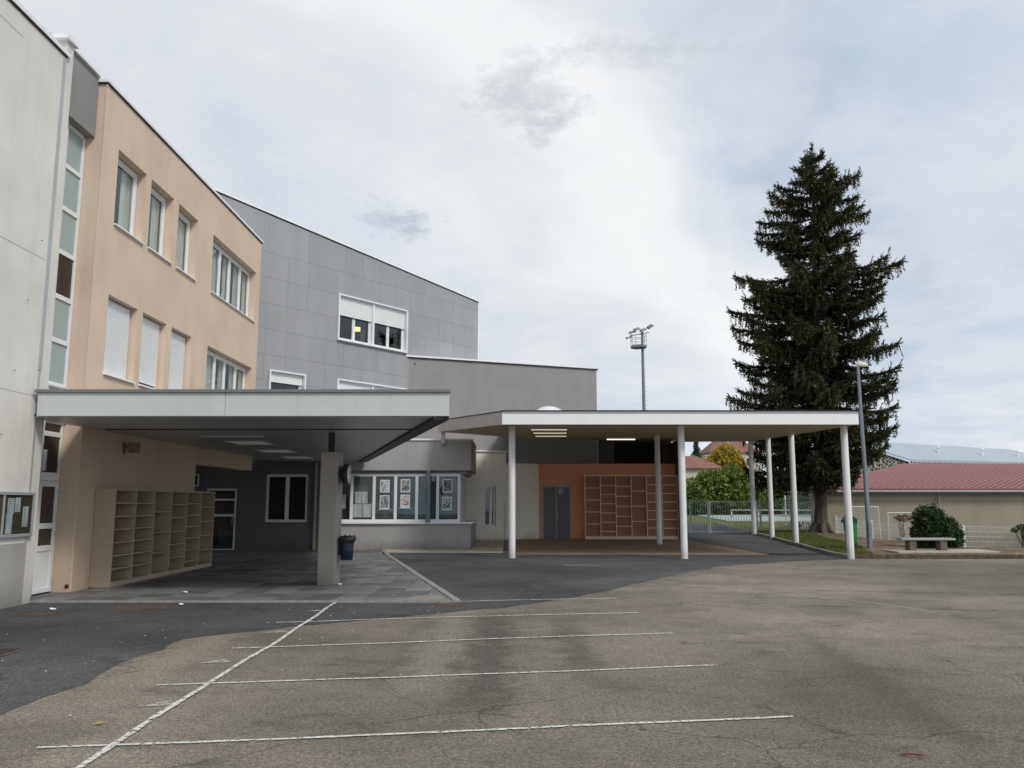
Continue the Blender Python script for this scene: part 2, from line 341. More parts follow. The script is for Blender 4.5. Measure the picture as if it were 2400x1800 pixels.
MT['mid'] = foliage('hedge_leaves', [(0, (.03, .055, .015)), (.6, (.07, .11, .03)), (1, (.13, .17, .05))], .3)
MT['yellow'] = foliage('autumn_leaves', [(0, (.24, .16, .02)), (.6, (.40, .29, .04)), (1, (.50, .42, .09))], .35)
MT['farcon'] = foliage('far_conifer', [(0, (.02, .04, .028)), (1, (.06, .09, .06))], .1)
MT['rustyv'] = foliage('dead_creeper', [(0, (.14, .09, .06)), (1, (.28, .20, .14))], .2)

def printed(name, bgc, cols, scale, seed):
    m = Mat(name, .5, .4)
    n = m.noise(scale, 5, .6, off=(seed * 3.1, seed * 7.7, seed), dist=1.0)
    st = [(i / (len(cols) - 1) * .5 + .27, c) for i, c in enumerate(cols)]
    a = m.ramp(n, st, 'CONSTANT'); m.col(a); return m.m
def textpaper(name, seed, c=(.76, .77, .79)):
    m = Mat(name, .7, .2)
    b = m.n('ShaderNodeTexBrick'); b.inputs['Scale'].default_value = 1; b.inputs['Mortar Size'].default_value = .009
    b.inputs['Brick Width'].default_value = .3; b.inputs['Row Height'].default_value = .03
    b.inputs['Color1'].default_value = (1, 1, 1, 1); b.inputs['Color2'].default_value = (1, 1, 1, 1); b.inputs['Mortar'].default_value = (0, 0, 0, 1)
    v = m.n('ShaderNodeMapping'); v.inputs[2].default_value = (R(90), 0, 0); v.inputs[1].default_value = (seed, seed, seed); m.l(m.co, v.inputs[0]); m.l(v.outputs[0], b.inputs[0])
    brk = m.ramp(m.noise(40, 2, sc=(1, 1, .05), off=(seed, 0, 0)), [(.45, 0), (.5, 1)])
    m.col(m.mix(m.math('MULTIPLY', m.math('SUBTRACT', 1., b.outputs[0]), m.math('MULTIPLY', brk, .75)), c, (.12, .12, .15))); return m.m

# ------------------------------------------------------------------ mesh helpers
class MB:
    def __init__(s): s.v = []; s.f = []; s.sm = []
    def add(s, vs, fs, smooth=False):
        o = len(s.v); s.v += [tuple(p) for p in vs]
        for f in fs: s.f.append([i + o for i in f]); s.sm.append(smooth)
        return s
    def box(s, x0, x1, y0, y1, z0, z1):
        return s.add([(x0, y0, z0), (x1, y0, z0), (x1, y1, z0), (x0, y1, z0), (x0, y0, z1), (x1, y0, z1), (x1, y1, z1), (x0, y1, z1)],
                     [(0, 3, 2, 1), (4, 5, 6, 7), (0, 1, 5, 4), (1, 2, 6, 5), (2, 3, 7, 6), (3, 0, 4, 7)])
    def prism(s, poly, z0, z1):
        """poly in x,y; z0,z1 numbers or functions of (x,y); counter-clockwise"""
        f0 = z0 if callable(z0) else (lambda x, y: z0); f1 = z1 if callable(z1) else (lambda x, y: z1)
        n = len(poly)
        vs = [(x, y, f0(x, y)) for x, y in poly] + [(x, y, f1(x, y)) for x, y in poly]
        return s.add(vs, [tuple(reversed(range(n))), tuple(range(n, 2 * n))] + [(i, (i + 1) % n, n + (i + 1) % n, n + i) for i in range(n)])
    def vprism(s, poly, y0, y1):
        """poly in x,z, extruded along y (y0 is the front)"""
        n = len(poly); vs = [(x, y0, z) for x, z in poly] + [(x, y1, z) for x, z in poly]
        return s.add(vs, [tuple(range(n)), tuple(reversed(range(n, 2 * n)))] + [(i, n + i, n + (i + 1) % n, (i + 1) % n) for i in range(n)])
    def tube(s, a, b, r0, r1=None, n=10, caps=True, smooth=True):
        a = Vector(a); b = Vector(b); r1 = r0 if r1 is None else r1
        d = (b - a).normalized(); u = d.orthogonal().normalized(); w_ = d.cross(u)
        vs = []
        for p, r in ((a, r0), (b, r1)):
            for i in range(n):
                t = 2 * math.pi * i / n; vs.append(p + (u * math.cos(t) + w_ * math.sin(t)) * r)
        s.add(vs, [(i, (i + 1) % n, n + (i + 1) % n, n + i) for i in range(n)], smooth)
        if caps: s.add(vs, [tuple(reversed(range(n))), tuple(range(n, 2 * n))])
        return s
    def path(s, pts, rs, n=8):
        rings = []
        pts = [Vector(p) for p in pts]; up = Vector((.3, .9, .1))
        for i, p in enumerate(pts):
            d = (pts[min(i + 1, len(pts) - 1)] - pts[max(i - 1, 0)]).normalized()
            u = d.cross(up).normalized(); w_ = d.cross(u)
            rings += [p + (u * math.cos(2 * math.pi * j / n) + w_ * math.sin(2 * math.pi * j / n)) * rs[i] for j in range(n)]
        fs = [(k_ * n + j, k_ * n + (j + 1) % n, (k_ + 1) * n + (j + 1) % n, (k_ + 1) * n + j) for k_ in range(len(pts) - 1) for j in range(n)]
        return s.add(rings, fs, True)
    def lathe(s, prof, c=(0, 0, 0), n=20, axis='z'):
        vs = []
        for r, z in prof:
            for i in range(n):
                t = 2 * math.pi * i / n; a, b = r * math.cos(t), r * math.sin(t)
                vs.append((c[0] + a, c[1] + b, c[2] + z) if axis == 'z' else (c[0] + z, c[1] + a, c[2] + b))
        m_ = len(prof)
        s.add(vs, [(k_ * n + i, k_ * n + (i + 1) % n, (k_ + 1) * n + (i + 1) % n, (k_ + 1) * n + i) for k_ in range(m_ - 1) for i in range(n)], True)
        s.add([], [])
        o = len(s.v) - len(vs)
        s.f.append([o + i for i in reversed(range(n))]); s.sm.append(False); s.f.append([o + (m_ - 1) * n + i for i in range(n)]); s.sm.append(False)
        return s
    def wall(s, x0, x1, z0, z1, y, th, ops=()):
        """wall in the local x-z plane with real openings and reveals"""
        xs = sorted({x0, x1} | {v for o in ops for v in o[:2]}); zs = sorted({z0, z1} | {v for o in ops for v in o[2:]})
        vid = {}; vs = []; fs = []
        def V(i, j, k_):
            if (i, j, k_) not in vid: vid[(i, j, k_)] = len(vs); vs.append((xs[i], y + k_ * th, zs[j]))
            return vid[(i, j, k_)]
        nx, nz = len(xs) - 1, len(zs) - 1
        def solid(i, j):
            if i < 0 or j < 0 or i >= nx or j >= nz: return False
            cx_, cz_ = (xs[i] + xs[i + 1]) / 2, (zs[j] + zs[j + 1]) / 2
            return not any(o[0] < cx_ < o[1] and o[2] < cz_ < o[3] for o in ops)
        for i in range(nx):
            for j in range(nz):
                if not solid(i, j): continue
                fs.append((V(i, j, 0), V(i + 1, j, 0), V(i + 1, j + 1, 0), V(i, j + 1, 0)))
                fs.append((V(i, j, 1), V(i, j + 1, 1), V(i + 1, j + 1, 1), V(i + 1, j, 1)))
                if not solid(i - 1, j): fs.append((V(i, j, 0), V(i, j + 1, 0), V(i, j + 1, 1), V(i, j, 1)))
                if not solid(i + 1, j): fs.append((V(i + 1, j, 0), V(i + 1, j, 1), V(i + 1, j + 1, 1), V(i + 1, j + 1, 0)))
                if not solid(i, j - 1): fs.append((V(i, j, 0), V(i, j, 1), V(i + 1, j, 1), V(i + 1, j, 0)))
                if not solid(i, j + 1): fs.append((V(i, j + 1, 0), V(i + 1, j + 1, 0), V(i + 1, j + 1, 1), V(i, j + 1, 1)))
        return s.add(vs, fs)
    def mesh(s, name):
        me = bpy.data.meshes.new(name); me.from_pydata(s.v, [], s.f); me.update()
        if any(s.sm): me.polygons.foreach_set('use_smooth', s.sm)
        return me
def link(name, me, mat, parent=None, bevel=0):
    o = bpy.data.objects.new(name, me)
    if mat is not None and not me.materials: me.materials.append(MT[mat] if isinstance(mat, str) else mat)
    C.objects.link(o)
    if parent: o.parent = parent
    if bevel:
        b = o.modifiers.new('bevel', 'BEVEL'); b.width = bevel; b.segments = 2; b.limit_method = 'ANGLE'
    return o
def part(name, mb, mat, parent, bevel=0, stuff=False, label=None):
    o = link(name, mb.mesh(name), mat, parent, bevel)
    if stuff: o['kind'] = 'stuff'
    if label: o['label'] = label
    return o
def thing(name, label, cat, loc=(0, 0, 0), d=None, group=None, rz=0):
    o = bpy.data.objects.new(name, None); o.empty_display_size = .2; C.objects.link(o); o.location = loc
    o.rotation_euler = (0, 0, math.atan2(d[1], d[0]) if d else rz)
    o['label'] = label; o['category'] = cat
    if group: o['group'] = group
    return o
def solo(name, mb, mat, label, cat, loc=(0, 0, 0), rz=0, group=None, bevel=0):
    o = link(name, mb.mesh(name), mat, None, bevel); o.location = loc; o.rotation_euler = (0, 0, rz)
    o['label'] = label; o['category'] = cat
    if group: o['group'] = group
    return o
def struct(name, mb, mat, parent=None):
    o = link(name, mb.mesh(name), mat, parent); 
    if not parent: o['kind'] = 'structure'
    return o
def copy_tree(o, parent=None):
    c = o.copy(); C.objects.link(c); c.parent = parent
    for ch in o.children: copy_tree(ch, c)
    return c

# ------------------------------------------------------------------ terrain
def sm(a, b, x): t = min(1, max(0, (x - a) / (b - a))); return t * t * (3 - 2 * t)
FENCE = [(11.3, 37.6), (14.28, 37.0), (14.01, 32.7), (15.57, 29.0), (17.2, 28.6), (22, 28.4), (40, 28.3)]
def fy(x):
    for (a, b), (c, d_) in zip(FENCE[2:], FENCE[3:]):
        if a <= x <= c: return b + (d_ - b) * (x - a) / (c - a)
    return 28.3 if x > 40 else 32.7
def H0(x, y): return max(0., .0256 * (min(y, 60) - 26.2))
def H(x, y):
    h = H0(x, y)
    if x > 13.9 and y > 28:
        q = sm(.1, 1.6, y - fy(x)) * sm(14.0, 15.2, x)
        h = h * (1 - q) - .45 * q
    if y > 90: h += .0
    return h
mb = MB()
xs = [-400, -120, -40, -12] + [i * 1.0 for i in range(-10, 13)] + [12.5 + .5 * i for i in range(60)] + [44, 60, 120, 400, 1500]
xs = [-1500] + xs
ys = [-60, -20, -4] + [i * 2.0 for i in range(-1, 13)] + [25, 26.2] + [26.7 + .6 * i for i in range(30)] + [45.5, 48, 52, 56, 60, 70, 90, 140, 250, 600, 2500]
vs_ = [(x, y, H(x, y)) for y in ys for x in xs]; nx = len(xs)
mb.add(vs_, [(j * nx + i, j * nx + i + 1, (j + 1) * nx + i + 1, (j + 1) * nx + i) for j in range(len(ys) - 1) for i in range(nx - 1)])
g = struct('ground', mb, 'asph')
g.data.materials.append(MT['field'])
for p in g.data.polygons:
    c_ = p.center
    if c_.y > 41 or c_.x > 45 or c_.x < -60 or c_.y < -30 or (c_.x > 13.2 and c_.y > 27.5): p.material_index = 1

def sheet(name, poly, off, mat, hf=H0, cuts=(26.2, 60), step=0, parent=None, thick=0):
    bm = bmesh.new()
    f = bm.faces.new([bm.verts.new((x, y, 0)) for x, y in poly])
    if f.normal.z < 0: f.normal_flip()
    bm.normal_update()
    if bm.faces[:][0].normal.z < 0: bmesh.ops.reverse_faces(bm, faces=bm.faces[:])
    bmesh.ops.triangulate(bm, faces=bm.faces[:])
    lo = min(p[1] for p in poly); hi = max(p[1] for p in poly); cs = list(cuts)
    if step: cs += [lo + step * i for i in range(1, int((hi - lo) / step) + 1)]
    for c_ in cs:
        if lo < c_ < hi: bmesh.ops.bisect_plane(bm, geom=bm.verts[:] + bm.edges[:] + bm.faces[:], plane_co=(0, c_, 0), plane_no=(0, 1, 0))
    if step:
        lx = min(p[0] for p in poly); hx = max(p[0] for p in poly)
        for i in range(1, int((hx - lx) / step) + 1):
            bmesh.ops.bisect_plane(bm, geom=bm.verts[:] + bm.edges[:] + bm.faces[:], plane_co=(lx + step * i, 0, 0), plane_no=(1, 0, 0))
    for v in bm.verts: v.co.z = hf(v.co.x, v.co.y) + off
    if thick:
        r = bmesh.ops.extrude_face_region(bm, geom=bm.faces[:])
        bmesh.ops.translate(bm, verts=[e for e in r['geom'] if isinstance(e, bmesh.types.BMVert)], vec=(0, 0, 0))
        for v in [e for e in bm.verts if not any(e is q for q in r['geom'] if isinstance(q, bmesh.types.BMVert))]: pass
    me = bpy.data.meshes.new(name); bm.to_mesh(me); bm.free()
    o = link(name, me, mat, parent)
    if not parent: o['kind'] = 'structure'
    return o
def jitter(pts, amp=.05, step=.09, seed=0):
    res = []
    for (a, b), (c_, d_) in zip(pts, pts[1:]):
        n = max(1, int(math.hypot(c_ - a, d_ - b) / step))
        for i in range(n):
            t = i / n; x, y = a + (c_ - a) * t, b + (d_ - b) * t
            res.append((x + amp * noise.noise((x * 1.7 + seed, y * 1.7, 0)) * 2 + .03 * noise.noise((x * 9, y * 9, 4)), y + amp * noise.noise((x * 1.7, y * 1.7 + 9, seed)) * 2 + .03 * noise.noise((x * 9, y * 9, 14))))
    return res + [pts[-1]]
edge = [(-4.9, 2), (-4.25, 5.2), (-4.0, 6.8), (-3.95, 7.5), (-4.05, 9.1), (-4.0, 10.46), (-3.34, 11.1), (-2.86, 11.55), (-1.41, 12.61), (0, 13.62), (.97, 14.82), (1.74, 15.94), (2.58, 17.52), (4.0, 19.9), (5.4, 22.1), (7.81, 23.9), (10.1, 24.93)]
sheet('dark_asphalt', [(-9.2, 2)] + jitter(edge) + [(10.1, 26.2), (10.1, 27.2), (-1.3, 27.3), (-4.3, 27.6), (-1.0, 14.2), (-9.2, 14.2)], .004, 'dark_asph')
sheet('driveway', [(6.85, 26.75), (10.1, 26.4), (10.15, 28.06), (10.27, 30.44), (10.46, 33.27), (10.67, 37.42), (10.8, 40.88), (11.0, 44.8), (10.2, 48.6), (6, 50), (-2, 51), (-2, 42), (6.9, 40), (6.9, 33.5)], .004, 'road')
sheet('canopy_floor', [(.1, 26.95), (6.85, 26.75), (8.15, 26.7), (7.1, 31.5), (6.95, 33.7), (6.7, 34.1), (.9, 34.1), (-.3, 33.4), (-.25, 29.5)], .009, 'tan')
mb = MB(); mb.box(.1, 8.15, 26.70, 26.76, .010, .024); struct('floor_edge_strip', mb, 'stonekerb')
# far ground beyond the gate: lawn verge and pale pitch
sheet('verge_lawn', [(10.67, 37.9), (13.8, 37.9), (14.0, 41), (13.6, 45), (12.0, 47), (11.2, 46), (11.03, 44.8), (10.8, 40.9)], .02, 'lawn', H0)
sheet('far_lawn', [(-8, 51), (6, 50.2), (10.3, 48.9), (11.3, 46.6), (12.2, 47.2), (12.2, 58), (-8, 58)], .012, 'lawn')
sheet('sports_pitch', [(12.5, 48), (30, 48), (34, 66), (12.5, 66)], .03, 'pitch')

# grassy island to the right of the drive (raised by a kerb)
KC = [(10.08, 25.1), (10.08, 26.3), (10.15, 28.06), (10.27, 30.44), (10.46, 33.27), (10.67, 37.42)]
def HI(x, y): return H(x, y) + .10 + .05 * noise.noise((x * .8, y * .8, 0)) * sm(25.4, 27, y)
HIx = lambda x, y: HI(x, y) - (.0 if y < 28 else 0)
island = [(10.14, 25.12), (11.5, 25.12), (45, 25.12), (45, 28.2), (22, 28.3), (17.2, 28.5), (15.6, 28.9), (14.1, 32.5), (14.3, 37.4), (10.80, 37.4), (10.58, 33.27), (10.39, 30.44), (10.27, 28.06), (10.2, 26.3)]
sheet('earth_bank', island, .0, 'earth', HIx, step=.8)
sheet('grass_verge', jitter([(10.2, 25.5), (11.0, 25.7), (11.35, 26.9), (11.9, 28.6), (12.4, 30.6), (12.3, 33.0), (12.9, 35.5), (13.2, 37.35)], .12, .4) + [(10.82, 37.35), (10.60, 33.27), (10.41, 30.44), (10.29, 28.06), (10.22, 26.3)], .012, 'lawn', HIx, step=.8)
def kerb_run(name, pts, wd, h, mat, seg=1.0, name_part='kerbstone'):
    """kerb stones laid one by one along a line"""
    root = bpy.data.objects.new(name, None); C.objects.link(root); root['kind'] = 'structure'
    for (a, b), (c_, d_) in zip(pts, pts[1:]):
        Ln = math.hypot(c_ - a, d_ - b); n = max(1, round(Ln / seg)); ux, uy = (c_ - a) / Ln, (d_ - b) / Ln
        for i in range(n):
            s0, s1 = Ln * i / n + .006, Ln * (i + 1) / n - .006
            m_ = MB(); P = lambda s_, q: (a + ux * s_ - uy * q, b + uy * s_ + ux * q)
            pl = [P(s0, -wd / 2), P(s1, -wd / 2), P(s1, wd / 2), P(s0, wd / 2)]
            dz = random.uniform(-.005, .005)
            m_.prism(pl, lambda x, y: H0(x, y) - .05, lambda x, y: H0(x, y) + h + dz)
            part(name_part, m_, mat, root, .008)
    return root
kerb_run('drive_kerb', KC + [(10.8, 40.88), (11.03, 44.84)], .13, .115, 'stonekerb')
kerb_run('yard_kerb', [(10.14, 25.06), (20.0, 25.06)], .12, .125, 'darkkerb', 1.0)
kerb_run('plaza_kerb', [(-.93, 14.2), (-4.36, 28.3)], .13, .05, 'stonekerb')
m_ = MB(); m_.box(12.0, 15.2, 26.2, 27.55, .10, .145); struct('bench_slab', m_, 'slab')

# tiled floor below the first canopy
root = bpy.data.objects.new('tile_plaza', None); C.objects.link(root); root['kind'] = 'structure'
m_ = MB(); m_.prism([(-8.6, 14.2), (-1.02, 14.2), (-4.43, 28.9), (-11.5, 28.9), (-11.5, 21), (-8.6, 21)], -.02, .012); part('mortar_bed', m_, 'drk', root)
def clip(poly, a, b, c_):   # keep a*x+b*y<=c
    o = []
    for i in range(len(poly)):
        p, q = poly[i], poly[(i + 1) % len(poly)]; dp, dq = a * p[0] + b * p[1] - c_, a * q[0] + b * q[1] - c_
        if dp <= 0: o.append(p)
        if (dp < 0) != (dq < 0) and dp != dq:
            t = dp / (dp - dq); o.append((p[0] + (q[0] - p[0]) * t, p[1] + (q[1] - p[1]) * t))
    return o
m_ = MB(); m_.box(0, .488, 0, .488, 0, .03); tile_me = m_.mesh('tile'); tile_me.materials.append(MT['tile'])
ca, cb = 14.1, 3.43; cc = ca * -1.0 + cb * 14.2
far = MB(); cnt = 0
for j in range(30):
    y = 14.21 + j * .5
    x = -1.0 - .5 * 1 - (j % 2) * .0
    for i in range(0, 22):
        x0 = -1.0 - .5 * (i + 1)
        if x0 < (-8.3 if y < 21.2 else -11.3): break
        dz = random.uniform(-.0025, .0025)
        po = clip([(x0, y), (x0 + .488, y), (x0 + .488, y + .488), (x0, y + .488)], ca, cb, cc)
        if len(po) < 3 or y > 28.6: continue
        full = len(po) == 4 and abs(po[1][0] - po[0][0] - .488) < 1e-4 and abs(po[2][1] - po[1][1] - .488) < 1e-4
        if cnt < 290:
            if full:
                o = bpy.data.objects.new('tile', tile_me); C.objects.link(o); o.parent = root; o.location = (x0, y, .005 + dz)
            else:
                q = MB(); q.prism(po, .005, .035 + dz); part('tile', q, 'tile', root)
            cnt += 1
        else: far.prism(po, .005, .035 + dz)
part('tile', far, 'tile', root, stuff=True)
m_ = MB(); m_.prism([(-1.75, 14.22), (-1.10, 14.22), (-1.24, 14.78), (-1.5, 14.98), (-1.7, 14.7)], .036, .043); struct('mortar_patch', m_, plain('sandy_mortar', (.27, .25, .21), .95, .2, 0, .15, 5))
m_ = MB(); m_.box(-8.0, -1.0, 14.12, 14.2, -.02, .036); struct('plaza_edge_strip', m_, 'stonekerb')
# buff flagstones in front of the bay and the low cream wall
root = bpy.data.objects.new('flagstone_strip', None); C.objects.link(root); root['kind'] = 'structure'
def flags(poly_fn, x0, x1, y0, y1, sx, sy):
    y = y0
    while y < y1 - .01:
        x = x0 + random.uniform(-.3, 0)
        while x < x1:
            wx = sx * random.uniform(.8, 1.2)
            po = [(x, y), (x + wx - .015, y), (x + wx - .015, y + sy - .015), (x, y + sy - .015)]
            for a, b, c_ in poly_fn: po = clip(po, a, b, c_) if len(po) > 2 else po
            if len(po) > 2:
                q = MB(); dz = random.uniform(0, .004); q.prism(po, lambda X, Y: H0(X, Y), lambda X, Y: H0(X, Y) + .022 + dz); part('flagstone', q, 'flag', root)
            x += wx
        y += sy
flags([(-1, 0, 4.3), (1, 0, -.3)], -4.3, -.3, 27.45, 28.55, .8, .55)
flags([(-1, 0, 1.4), (1, 0, -.3)], -1.4, -.3, 28.55, 33.0, .8, .6)

# painted court lines: uneven ribbons
def ribbon(pts, wd, name, mat='paint', off=.009, seed=0):
    m_ = MB(); L_ = []; acc = []
    for (a, b), (c_, d_) in zip(pts, pts[1:]):
        n = max(2, int(math.hypot(c_ - a, d_ - b) / .06))
        acc += [(a + (c_ - a) * i / n, b + (d_ - b) * i / n) for i in range(n)]
    acc.append(pts[-1])
    for i, (x, y) in enumerate(acc):
        p0, p1 = acc[max(i - 1, 0)], acc[min(i + 1, len(acc) - 1)]; dx, dy = p1[0] - p0[0], p1[1] - p0[1]; q = math.hypot(dx, dy)
        ww = wd / 2 * (1 + .35 * noise.noise((x * 5 + seed, y * 5, 0))); wob = .022 * noise.noise((x * .9 + seed, y * .9, 3)) + .006 * noise.noise((x * 6, y * 6, seed))
        nx_, ny_ = -dy / q, dx / q
        L_ += [(x + nx_ * (wob + ww), y + ny_ * (wob + ww), off), (x + nx_ * (wob - ww), y + ny_ * (wob - ww), off)]
    m_.add(L_, [(2 * i + 1, 2 * i + 3, 2 * i + 2, 2 * i) for i in range(len(acc) - 1)])
    return struct(name, m_, mat)
ribbon([(-3.22, 5.90), (-2.72, 5.95), (-1.5, 6.13), (0, 6.38), (2.18, 6.73)], .04, 'painted_line', seed=1)
ribbon([(-3.23, 7.84), (-2.79, 7.92), (-1.6, 8.10), (0, 8.38), (2.1, 8.78)], .04, 'painted_line', seed=2)
ribbon([(-3.19, 9.76), (-2.79, 9.86), (-1.51, 10.11), (0, 10.5), (2.06, 10.88)], .042, 'painted_line', seed=3)
ribbon([(-3.27, 11.82), (-2.84, 11.9), (-1.23, 12.32), (0, 12.54), (1.92, 12.85)], .045, 'painted_line', seed=4)
ribbon([(-.95, 14.27), (0, 14.48), (1.83, 14.76)], .045, 'painted_line', seed=5)
ribbon([(-2.66, 3.5), (-2.71, 5.49), (-2.73, 5.95), (-2.79, 7.94), (-2.80, 9.87), (-2.85, 11.88), (-2.94, 14.1)], .05, 'painted_line', off=.013, seed=6)
for i, (x, y) in enumerate([(-2.87, 7.05), (-3.05, 8.9), (-2.98, 10.9), (-2.98, 13.0)]):
    for j in range(3): ribbon([(x - .17 + .05 * j, y + .05 * j), (x + .12 - .04 * j, y + .05 * j + .05)], .02, 'worn_number', off=.011, seed=20 + i + j)
mm_ = Mat('worn_tar_seam', .9, .2); mm_.col((.07, .065, .055)); tr_ = mm_.n('ShaderNodeBsdfTransparent'); mx_ = mm_.n('ShaderNodeMixShader')
mm_.l(mm_.ramp(mm_.noise(1.8, 6, .75), [(.42, .25), (.56, 1)]), mx_.inputs[0]); mm_.l(mm_.b.outputs[0], mx_.inputs[1]); mm_.l(tr_.outputs[0], mx_.inputs[2]); mm_.l(mx_.outputs[0], mm_.t.nodes['Material Output'].inputs[0]); seam_m = mm_.m
# faint arcs worn into the yard and tar-sealed seams
ribbon([(3.2, 17.6), (4.6, 15.8), (5.7, 14.6), (6.2, 13.6), (6.4, 12.9)], .018, 'faint_arc', off=.008, seed=9)
ribbon([(1.5, 17.2), (3.8, 16.5), (6.2, 16.0), (10.0, 15.2), (16, 14.0)], .05, 'tar_seam', seam_m, off=.005, seed=10)
ribbon([(4.0, 13.9), (7.0, 13.2), (11.0, 12.6)], .04, 'tar_seam', seam_m, off=.005, seed=12)

# ------------------------------------------------------------------ window / door builders (local frame: x along wall, y inwards)
def curtain_mb(x0, x1, z0, z1, y, amp=.03, per=.11):
    m_ = MB(); n = max(4, int((x1 - x0) / per * 6))
    ps = [(x0 + (x1 - x0) * i / n, y + amp * math.sin(2 * math.pi * i / 6) + .012 * noise.noise((i * .3, z0, y))) for i in range(n + 1)]
    m_.add([(x, yy, z0) for x, yy in ps] + [(x, yy, z1) for x, yy in ps], [(i, i + 1, n + 2 + i, n + 1 + i) for i in range(n)], True)
    return m_
def shutter_mb(x0, x1, z0, z1, y):
    m_ = MB(); n = int((z1 - z0) / .045); h = (z1 - z0) / n
    for i in range(n):
        a = z0 + i * h
        m_.add([(x0, y + .006, a), (x1, y + .006, a), (x1, y - .004, a + h * .25), (x0, y - .004, a + h * .25), (x0, y - .004, a + h * .8), (x1, y - .004, a + h * .8), (x1, y + .006, a + h), (x0, y + .006, a + h)],
               [(0, 1, 2, 3), (3, 2, 5, 4), (4, 5, 6, 7)])
    m_.box(x0, x1, y + .008, y + .02, z0, z1)
    return m_
def window(parent, x0, x1, z0, z1, y, cols=1, fw=.055, shut=0, curt=None, gl='glass', sill=True, rows=(), dep=.06, fm='white', inner=.04, sash=True):
    """cols: number of lights or list of x positions of the mullions"""
    xm = [x0 + (x1 - x0) * i / cols for i in range(1, cols)] if isinstance(cols, int) else list(cols)
    m_ = MB(); m_.box(x0, x0 + fw, y, y + dep, z0, z1); m_.box(x1 - fw, x1, y, y + dep, z0, z1)
    m_.box(x0 + fw, x1 - fw, y + .001, y + dep, z1 - fw, z1); m_.box(x0 + fw, x1 - fw, y + .001, y + dep, z0, z0 + fw)
    for x in xm: m_.box(x - fw * .55, x + fw * .55, y - .003, y + dep, z0 + fw, z1 - fw)
    f = part('window', m_, fm, parent, .004)
    ed = [x0 + fw] + [v for x in xm for v in (x - fw * .55, x + fw * .55)] + [x1 - fw]
    ph = (z1 - z0) - 2 * fw
    for a, b in zip(ed[::2], ed[1::2]):
        zr = [z0 + fw] + [r_ for r_ in rows] + [z1 - fw]
        for q, (c_, d_) in enumerate(zip(zr, zr[1:])):
            if sash:
                s_ = MB(); t = .035; e = .003
                s_.box(a + e, a + t, y + .018, y + dep - .006, c_ + e, d_ - e); s_.box(b - t, b - e, y + .018, y + dep - .006, c_ + e, d_ - e)
                s_.box(a + t, b - t, y + .019, y + dep - .007, c_ + e, c_ + t); s_.box(a + t, b - t, y + .019, y + dep - .007, d_ - t, d_ - e)
                part('sash', s_, fm, f)
                p_ = MB(); p_.box(a + t, b - t, y + .034, y + .042, c_ + t, d_ - t)
            else:
                p_ = MB(); p_.box(a, b, y + .026, y + .034, c_, d_)
            part('pane', p_, gl, f)
        if shut:
            part('shutter', shutter_mb(a, b, z1 - fw - ph * shut, z1 - fw - .001, y - .02), 'white', f)
        if curt:
            cm_, cover = curt
            wd = b - a
            if cover >= 1: part('curtain', curtain_mb(a, b, z0 + .02, z1 - .03, y + dep + .05), cm_, f)
            else:
                part('curtain', curtain_mb(a, a + wd * cover / 2, z0 + .02, z1 - .03, y + dep + .05), cm_, f)
                part('curtain', curtain_mb(b - wd * cover / 2, b, z0 + .02, z1 - .03, y + dep + .05), cm_, f)
    if sill:
        s_ = MB(); s_.vprism([(x0 - .03, z0 - .035), (x1 + .03, z0 - .035), (x1 + .03, z0 - .005), (x0 - .03, z0 - .005)], -.055 if y > .1 else y - .06, y + .01)
        part('sill', s_, 'cap', f, .004)
    return f

# ------------------------------------------------------------------ left: near cream wing (facade on x = -8)
t = thing('cream_wing', 'low pale cream rendered school wing nearest the camera at the left edge', 'building', (-8, 0, 0), (0, 1))
m_ = MB(); m_.wall(2.0, 13.86, 1.0, 9.55, 0, .3, []); part('wall', m_, 'cream', t)
m_ = MB(); m_.wall(2.0, 13.86, -.3, 1.0, -.012, .3, []); part('base_band', m_, 'concbase', t)
m_ = MB(); m_.box(2.0, 13.85, .31, 9, 0, 9.5); part('core', m_, 'drk', t)
m_ = MB(); m_.box(2.0, 13.88, -.025, .4, 9.552, 9.575); part('roof_edge', m_, 'capdark', t)
m_ = MB(); m_.box(2.0, 13.95, -.045, .42, 9.577, 9.65); part('parapet_cap', m_, 'cap', t)
m_ = MB(); m_.box(13.79, 13.85, -.03, -.002, 3.87, 9.5); m_.box(13.80, 13.84, -.02, -.002, 1.0, 3.85); part('joint_cover', m_, 'alu', t)
m_ = MB(); m_.box(2, 12.6, -.004, .01, 9.19, 9.197); m_.box(2, 13.75, -.004, .01, 5.77, 5.775); m_.box(2, 13.75, -.004, .01, 3.42, 3.425); part('render_joint', m_, plain('joint_line', (.42, .41, .38), .9), t)
for y_, z_ in ((13.55, 6.05), (13.3, 4.95), (13.1, 3.75), (12.9, 2.7)):
    m_ = MB(); m_.lathe([(.006, 0), (.010, .012), (.006, .02)], (0, 0, 0), 8); o = part('plug_hole', m_, 'black', t); o.location = (y_, -.02, z_); o.rotation_euler = (R(90), 0, 0)
